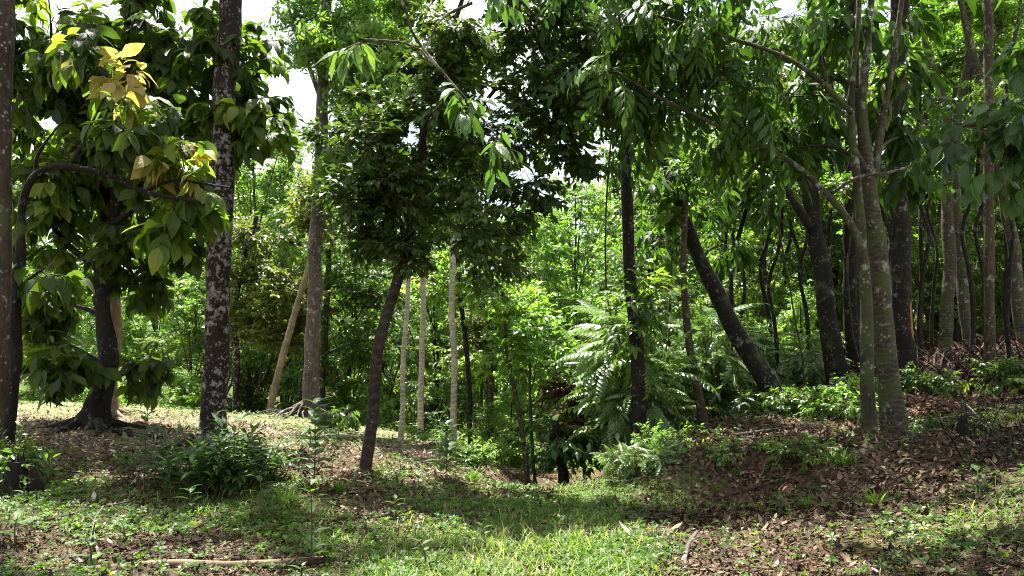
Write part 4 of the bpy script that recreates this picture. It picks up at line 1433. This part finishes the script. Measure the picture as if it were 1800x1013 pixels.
plant('leafy_bush', 'low red-leaved plants in front of the orange-striped trunk', 'bush', 1640, 735, 11.5, 12, .25, 'mid', M_RED, None, .6, .12, 2, .45, (.7, .2))
plant('leafy_bush', 'green seedlings on the bank right of the orange-striped trunk', 'bush', 1640, 690, 13, 8, .45, 'mid', M_MID, None, .6, .14, 2, .55)
plant('leafy_bush', 'green bush on the bank at the right frame edge', 'bush', 1790, 670, 12.5, 9, .6, 'mid', M_MID, None, .5, .16, 2, .6)
plant('leafy_bush', 'weedy clump at the root mound of the grey trunk', 'bush', 590, 755, 15, 8, .4, 'hang', M_MID, None, .5, .12, 1, .5)
plant('leafy_bush', 'low weedy bush half way up the bank between the fallen pole and the olive trunk', 'bush', 1400, 830, 9.0, 10, .26, 'mid', M_MID, None, .35, .10, 1, .45)
plant('leafy_bush', 'loose green weeds on the bank face left of the bright grass tuft', 'bush', 1290, 830, 9.3, 9, .24, 'mid', M_LIGHT, None, .3, .10, 1, .42)
plant('leafy_bush', 'trailing green weeds on the shaded bank right of the pale ring-marked trunk', 'bush', 1700, 760, 9.8, 11, .3, 'mid', M_MID, None, .5, .10, 1, .5)
plant('leafy_bush', 'leafy undergrowth between the rough forking and the straight black trunk', 'bush', 1510, 720, 13.2, 9, .55, 'mid', M_LIGHT, None, .5, .14, 1, .6)
frond_plant('sapling', 'dark fern-like sapling with stacked leaves in the grass', 552, 880, 8.2, .95, M_SHADEPLANT, 30)
frond_plant('sapling', 'fern-leaved sapling in front of the pale straight pole', 783, 850, 9.8, .72, M_MID, 34)
frond_plant('sapling', 'thin dark sapling left of the dense leafy bush', 252, 880, 8.0, .82, M_SHADEPLANT, 18)
frond_plant('sapling', 'slim sapling with long leaves in the open grass', 545, 985, 5.7, .62, M_WEED, 12, None, .2)
frond_plant('sapling', 'pale green seedling with upright leaves by the dense bush', 300, 890, 7.6, .42, M_WEED, 11, None, .24)
frond_plant('sapling', 'tall-stemmed seedling right of the dense bush', 455, 925, 6.9, .42, M_WEED, 9, None, .24)
frond_plant('sapling', 'short bright seedling in the sunny spot by the bush foot', 345, 905, 7.2, .24, M_WEED, 9, None, .22)
frond_plant('sapling', 'broad seedling on the right bank with round leaves', 1720, 870, 6.6, .22, M_WEED, 8, [T_BIG[0]], .2)
frond_plant('sapling', 'low leafy seedling at the foot of the right bank', 1362, 890, 7.4, .2, M_WEED, 9, [T_BIG[1]], .2)
frond_plant('sapling', 'single seedling at the lower left among dry leaves', 28, 960, 6.1, .25, M_WEED, 8, [T_BIG[0]], .2)
# many look-alike seedlings
s0 = frond_plant('seedling', 'small broad-leaved seedling growing among the grass and dry leaves', 700, 930, 7, .2, M_WEED, 8, None, .15, 'small seedlings of the clearing')
for k in range(46):
    d = 4.8 * (13 / 4.8) ** rng.random()
    x = rng.uniform(-.66, .66) * d
    if abs(x - .8) < .7 and d > 9:
        continue
    copy_thing(s0, (x, d, hz(x, d)), rng.uniform(0, 6.28), rng.uniform(.4, 1.15), s0['label'])

for k in range(26):
    x, d = rng.uniform(1.7, 7.5), rng.uniform(8.4, 12.5)
    copy_thing(s0, (x, d, hz(x, d)), rng.uniform(0, 6.28), rng.uniform(.6, 1.5), s0['label'])


def tuft(label, px, py, d, n=70, h=.32, root=None):
    p = at(px, py, d)
    z = hz(p[0], p[1])
    b = Buf()
    a = rng.uniform(0, 6.283, n)
    tl = rng.uniform(.05, .8, n)
    dd = np.stack([np.cos(a) * np.sin(tl), np.sin(a) * np.sin(tl), np.cos(tl)], -1)
    L_ = h * rng.uniform(.5, 1.1, n)
    for k, q in enumerate(T_BLADE):
        m = np.arange(n) % 3 == k
        b.inst(q, frames(dd[m], np.stack([-np.cos(a[m]), -np.sin(a[m]), .4 + 0 * a[m]], -1)) * np.stack([.2 + 0 * L_[m], L_[m], L_[m]], -1)[:, None, :],
               np.stack([np.cos(a[m]) * .05, np.sin(a[m]) * .05, 0 * a[m] - .01], -1) * rng.random((m.sum(), 1)), 0, np.clip(rng.normal(.5, .15, m.sum()), 0, 1))
    o = b.build('grass_tuft', M_GRASS)
    o.location = (p[0], p[1], z)
    return setp(o, label, 'grass tuft', 'taller grass tufts')


tuft('bright grass tuft at the foot of the bank below the olive trunk', 1482, 830, 8.8, 90, .3)
tuft('grass tuft among brown leaves on the right bank', 1540, 895, 7.0, 70, .22)
tuft('broad green grass tuft right of the dense dark bush', 500, 915, 7.4, 130, .26)
tuft('grass tuft beside the fern-like dark sapling', 600, 890, 8.0, 80, .24)
tuft('grass tuft on the lip of the gully', 830, 862, 10.2, 80, .28)
tuft('thin grass tuft in front of the bank foot', 1420, 870, 7.7, 50, .2)


# ------------------------------------------------------------------ wood lying about
def lying(name, label, cat, pts, r0, r1, bark, forks=(), lift=.6, sides=9, rough=.12, cap=True):
    """pts: [(px, py, d)] along the ground; forks: (index fraction, [(px, py, d)...], r)"""
    W_ = []
    for q in pts:
        p = at(*q[:3])
        W_.append((p[0], p[1], hz(p[0], p[1]) + r0 * lift + (q[3] if len(q) > 3 else 0)))
    W_ = np.array(W_)
    base = W_.mean(0)
    b = Buf()
    n = max(10, int(np.linalg.norm(np.diff(W_, axis=0), axis=1).sum() / .06))
    S = spline(W_, n)
    tube(b, S, np.linspace(r0, r1, n), sides, rough, 0, 0, int(abs(pts[0][0])) % 97, cap, wob=.02)
    for f, fp, r in forks:
        q = [S[int(f * (n - 1))]] + [np.array([at(*c[:3])[0], c[2], hz(at(*c[:3])[0], c[2]) + r + (c[3] if len(c) > 3 else 0)]) for c in fp]
        F = spline(q, 14)
        tube(b, F, np.linspace(r, r * .35, 14), 7, rough, 0, 0, 5, False)
    o = b.build(name, bark, None, base)
    o.location = base
    return setp(o, label, cat)


def gd(px, py):
    """depth at which the ground is seen at a pixel of the photograph (first crossing)"""
    for d in np.arange(3.6, 26, .02):
        p = at(px, py, d)
        if hz(p[0], p[1]) >= p[2]:
            return float(d)
    return 26.0


def g(px, py, up=0.0):
    return (px, py, gd(px, py), up)


lying('fallen_log', 'long peeled brown log lying along the lower left edge', 'log', [g(150, 1012), g(300, 997), g(420, 999), g(570, 990)], .035, .026, B_TAN)
lying('fallen_log', 'darker bent log lying behind the long peeled log', 'log', [g(205, 992), g(330, 984), g(420, 988)], .03, .02, B_BROWN)
lying('fallen_log', 'short thick brown log at the bottom edge left of centre', 'log', [g(480, 1008), g(520, 996), g(580, 992)], .034, .03, B_BROWN)
lying('stick', 'bleached forked stick standing out on the grass track', 'stick', [g(1204, 1008), g(1203, 990, .02), g(1212, 970, .05), g(1226, 958, .09)], .022, .013, B_GREY, [(.75, [(1235, 952, gd(1235, 968), .1)], .009)])
lying('stick', 'thin pale forked branch poking up at the lower left', 'stick', [g(178, 990), g(166, 965, .04), g(165, 940, .1), g(182, 920, .14)], .012, .005, B_GREY, [(.7, [(150, 910, gd(150, 930), .14)], .007)])
lying('stick', 'short grey stick at the lower left by the log end', 'stick', [g(122, 972), g(148, 1000)], .02, .017, B_GREY)
lying('stick', 'long thin branch lying slantwise across the left clearing', 'stick', [g(60, 925, .02), g(150, 908, .04), g(290, 882, .08), g(380, 860, .14)], .011, .006, B_BROWN)
lying('stick', 'dark rotten branch lying in the grass below the grey trunk', 'stick', [g(468, 806, .02), g(500, 818), g(535, 834)], .04, .03, B_DARK)
lying('stick', 'dark root-like branch lying beside the cocoa trunk', 'stick', [g(200, 760), g(240, 768), g(285, 772)], .045, .03, B_DARK)
lying('stick', 'thin straight stick lying on the foot of the right bank', 'stick', [g(1250, 885, .02), g(1310, 868, .03), g(1378, 850, .05)], .011, .007, B_BROWN)
lying('stick', 'grey fallen pole lying on top of the bank by the gully', 'stick', [g(1290, 775, .05), g(1360, 765, .05), g(1440, 760, .05)], .03, .024, B_BROWN)
lying('stick', 'long bare branch lying across the bank at the right', 'stick', [g(1600, 758, .08), g(1690, 740, .12), g(1730, 712, .3)], .014, .008, B_MOSS)
lying('stick', 'dark short log half buried in leaves on the right bank', 'log', [g(1555, 945), g(1610, 940)], .03, .024, B_DARK)
lying('stick', 'thin crossing branch low on the right bank', 'stick', [g(1690, 735, .25), g(1740, 775, .15), g(1800, 800, .1)], .012, .007, B_MOSS)


def stump(label, px, py, d, h, r, lean, bark):
    p = at(px, py, d)
    base = np.array([p[0], p[1], hz(p[0], p[1])])
    b = Buf()
    S = spline([base - np.array([0, 0, .12]), base + np.array([lean * .4, 0, h * .5]), base + np.array([lean, 0, h])], 14)
    tube(b, S, np.linspace(r * 1.15, r * .82, 14), 14, .28, 0, .35, int(px), True)
    # splintered crown of the break
    for k in range(9):
        a = k * .7
        q = S[-1] + np.array([math.cos(a), math.sin(a), -.02]) * r * .6
        sticks(b, q[None], q[None] + np.array([[rng.normal(0, .01), rng.normal(0, .01), rng.uniform(.03, .1)]]), .016, 0)
    o = b.build('tree_stump', bark, None, base)
    o.location = base
    return setp(o, label, 'stump')


def brush(label, px, py, d, n, rad, h, mat, name='brush_heap'):
    p = at(px, py, d)
    base = np.array([p[0], p[1], hz(p[0], p[1])])
    b = Buf()
    for k in range(n):
        a = rng.uniform(0, 6.283)
        q = rad * math.sqrt(rng.random())
        x, y = base[0] + math.cos(a) * q, base[1] + math.sin(a) * q
        a2 = rng.uniform(0, 6.283)
        L_ = rng.uniform(.3, 1.0)
        p0 = np.array([x, y, hz(x, y) + .01])
        up = rng.uniform(.1, 1.0) * h
        p2 = p0 + np.array([math.cos(a2) * L_ * .6, math.sin(a2) * L_ * .6, up])
        p1 = (p0 + p2) / 2 + rng.normal(0, .07, 3)
        r = rng.uniform(.003, .010)
        S = spline([p0, p1, p2], 9)
        tube(b, S, np.linspace(r, r * .35, 9), 5, .15, 0, 0, k)
        m = 4
        A = S[rng.integers(3, 9, m)]
        sticks(b, A, A + rng.normal(0, .12, (m, 3)) + np.array([0, 0, .04]), r * .45, 0)
    o = b.build(name, mat, None, base)
    o.location = base
    return setp(o, label, 'brushwood')


brush('tangled heap of dry brown branches at the right frame edge', 1765, 810, 8.6, 46, .75, .55, B_DARK)
brush('loose heap of pale dead twigs where the path drops into the gully', 1068, 868, 11.5, 16, .38, .18, B_TAN)
brush('scatter of dead branches on the bank between the leaning and the forking trunk', 1440, 765, 11.0, 26, .55, .25, B_BROWN)
brush('small dead branches among the seedlings right of the pale ring-marked trunk', 1660, 765, 10.3, 20, .6, .3, B_DARK)


def liana(label, pts, w, group):
    P = np.array([at(*q) for q in pts])
    base = P[-1].copy()
    base[2] = hz(base[0], base[1])
    b = Buf()
    S = spline(np.vstack([P, base - np.array([0, 0, .05])]), 40)
    tube(b, S, np.full(40, w / FOC * pts[0][2] / 2), 6, .15, 0, 0, int(w * 10), wob=.12)
    o = b.build('liana', B_OLIVE, None, base)
    o.location = base
    return setp(o, label, 'liana', group)


liana('thin liana drooping beside the slim flecked trunk', [(1085, 150, 12.2), (1062, 380, 12.3), (1075, 560, 12.4), (1150, 700, 12.3)], 3.2, 'thin lianas')
liana('thin liana slung between the leaning mossy and the forking trunk', [(1400, 200, 14), (1372, 380, 14), (1388, 520, 14), (1410, 640, 14)], 3.0, 'thin lianas')
liana('looping liana left of the bowed thin trunk', [(1170, 300, 13.3), (1185, 470, 13.4), (1168, 600, 13.5), (1190, 700, 13.5)], 2.6, 'thin lianas')
liana('liana twisting close along the straight black trunk', [(1490, 120, 15.2), (1512, 320, 15.2), (1484, 480, 15.2), (1516, 640, 15.2)], 3.5, 'thin lianas')

stump('split brown stump leaning left beside the dark stump', 68, 872, 7.9, .26, .05, -.06, B_DARK)
stump('dark mossy stump at the left frame edge under green plants', 28, 868, 8.0, .36, .09, .02, B_DARK)
stump('black stump poking from the leaves at the foot of the right bank', 1690, 790, 9.2, .22, .06, .02, B_DARK)


def dead_leaf(label, px, py, size, tint, rz, tilt=.35):
    d = gd(px, py)
    p = at(px, py, d)
    b = Buf()
    T = leaf_tpl(6, .26, OVATE, -.9, .35, .1)
    c, s = math.cos(rz), math.sin(rz)
    M = frames(np.array([[c, s, tilt]])) * size
    b.inst(T, M, np.array([[0, 0, .02]]), 0, np.array([tint]))
    o = b.build('fallen_leaf', M_LITTER)
    o.location = (p[0], p[1], hz(p[0], p[1]))
    return setp(o, label, 'fallen leaf', 'single big fallen leaves')


dead_leaf('large pale curled leaf lying alone on the grass track', 1112, 948, .17, .98, 2.7)
dead_leaf('brown curled leaf lying on grass left of the pale leaf', 876, 948, .13, .55, .3)
dead_leaf('flat grey-brown leaf lying right of the pale leaf', 1175, 938, .15, .8, .1, .1)
dead_leaf('dark curled leaf near the middle of the grass track', 935, 935, .1, .3, 1.2)
dead_leaf('pale heart-shaped leaf among weeds on the left', 163, 885, .10, 1.0, 1.6, .9)

# ------------------------------------------------------------------ light, sky, camera
EL, AZ = math.radians(68), math.radians(-22)      # high sun, ahead and to the left
S_ = Vector((math.sin(AZ) * math.cos(EL), math.cos(AZ) * math.cos(EL), math.sin(EL)))
ld = bpy.data.lights.new('sun', 'SUN')
ld.energy = 5.0
ld.angle = math.radians(.6)
scene.cycles.filter_width = 1.0
scene.cycles.denoising_prefilter = 'NONE'
ld.color = (1, .95, .86)
so = bpy.data.objects.new('sun', ld)
so.rotation_euler = S_.to_track_quat('Z', 'Y').to_euler()
so.location = (0, 0, 30)
COL.objects.link(so)
w = bpy.data.worlds.new('World')
scene.world = w
w.use_nodes = True
wn = w.node_tree
bg = wn.nodes['Background']
sk = wn.nodes.new('ShaderNodeTexSky')
sk.sky_type = 'NISHITA'
sk.sun_disc = False
sk.sun_elevation = EL
sk.sun_rotation = AZ
sk.dust_density = 3.0
wtc = wn.nodes.new('ShaderNodeTexCoord')
wno = wn.nodes.new('ShaderNodeTexNoise')
wno.inputs['Scale'].default_value = 3.2
wno.inputs['Detail'].default_value = 7
wno.inputs['Roughness'].default_value = .55
wn.links.new(wtc.outputs['Generated'], wno.inputs['Vector'])
wrp = ramp(wn, [(.36, G(0)), (.56, G(1))])
wn.links.new(wno.outputs['Fac'], wrp.inputs[0])
wmx = wn.nodes.new('ShaderNodeMixRGB')
wn.links.new(wrp.outputs[0], wmx.inputs[0])
wn.links.new(sk.outputs[0], wmx.inputs[1])
wmx.inputs[2].default_value = (6.4, 6.5, 6.7, 1)
wn.links.new(wmx.outputs[0], bg.inputs[0])
bg.inputs[1].default_value = .064

cd = bpy.data.cameras.new('camera')
cd.sensor_width = 36
cd.lens = 36 * FOC / 1800
cd.shift_y = (HZ - 506.5) / 1800
cd.clip_end = 2000
cd.clip_start = .05
co = bpy.data.objects.new('camera', cd)
co.location = (0, 0, EYE)
co.rotation_euler = (math.pi / 2, 0, 0)
COL.objects.link(co)
scene.camera = co
scene.view_settings.view_transform = 'Standard'
scene.view_settings.look = 'None'
scene.view_settings.exposure = 2.15
scene.view_settings.gamma = 1
scene.render.film_transparent = False
scene.cycles.volume_bounces = 0
scene.cycles.max_bounces = 8
scene.cycles.diffuse_bounces = 4
scene.cycles.glossy_bounces = 2
scene.cycles.transmission_bounces = 6
scene.cycles.transparent_max_bounces = 4
scene.cycles.use_adaptive_sampling = True
scene.cycles.adaptive_threshold = .02
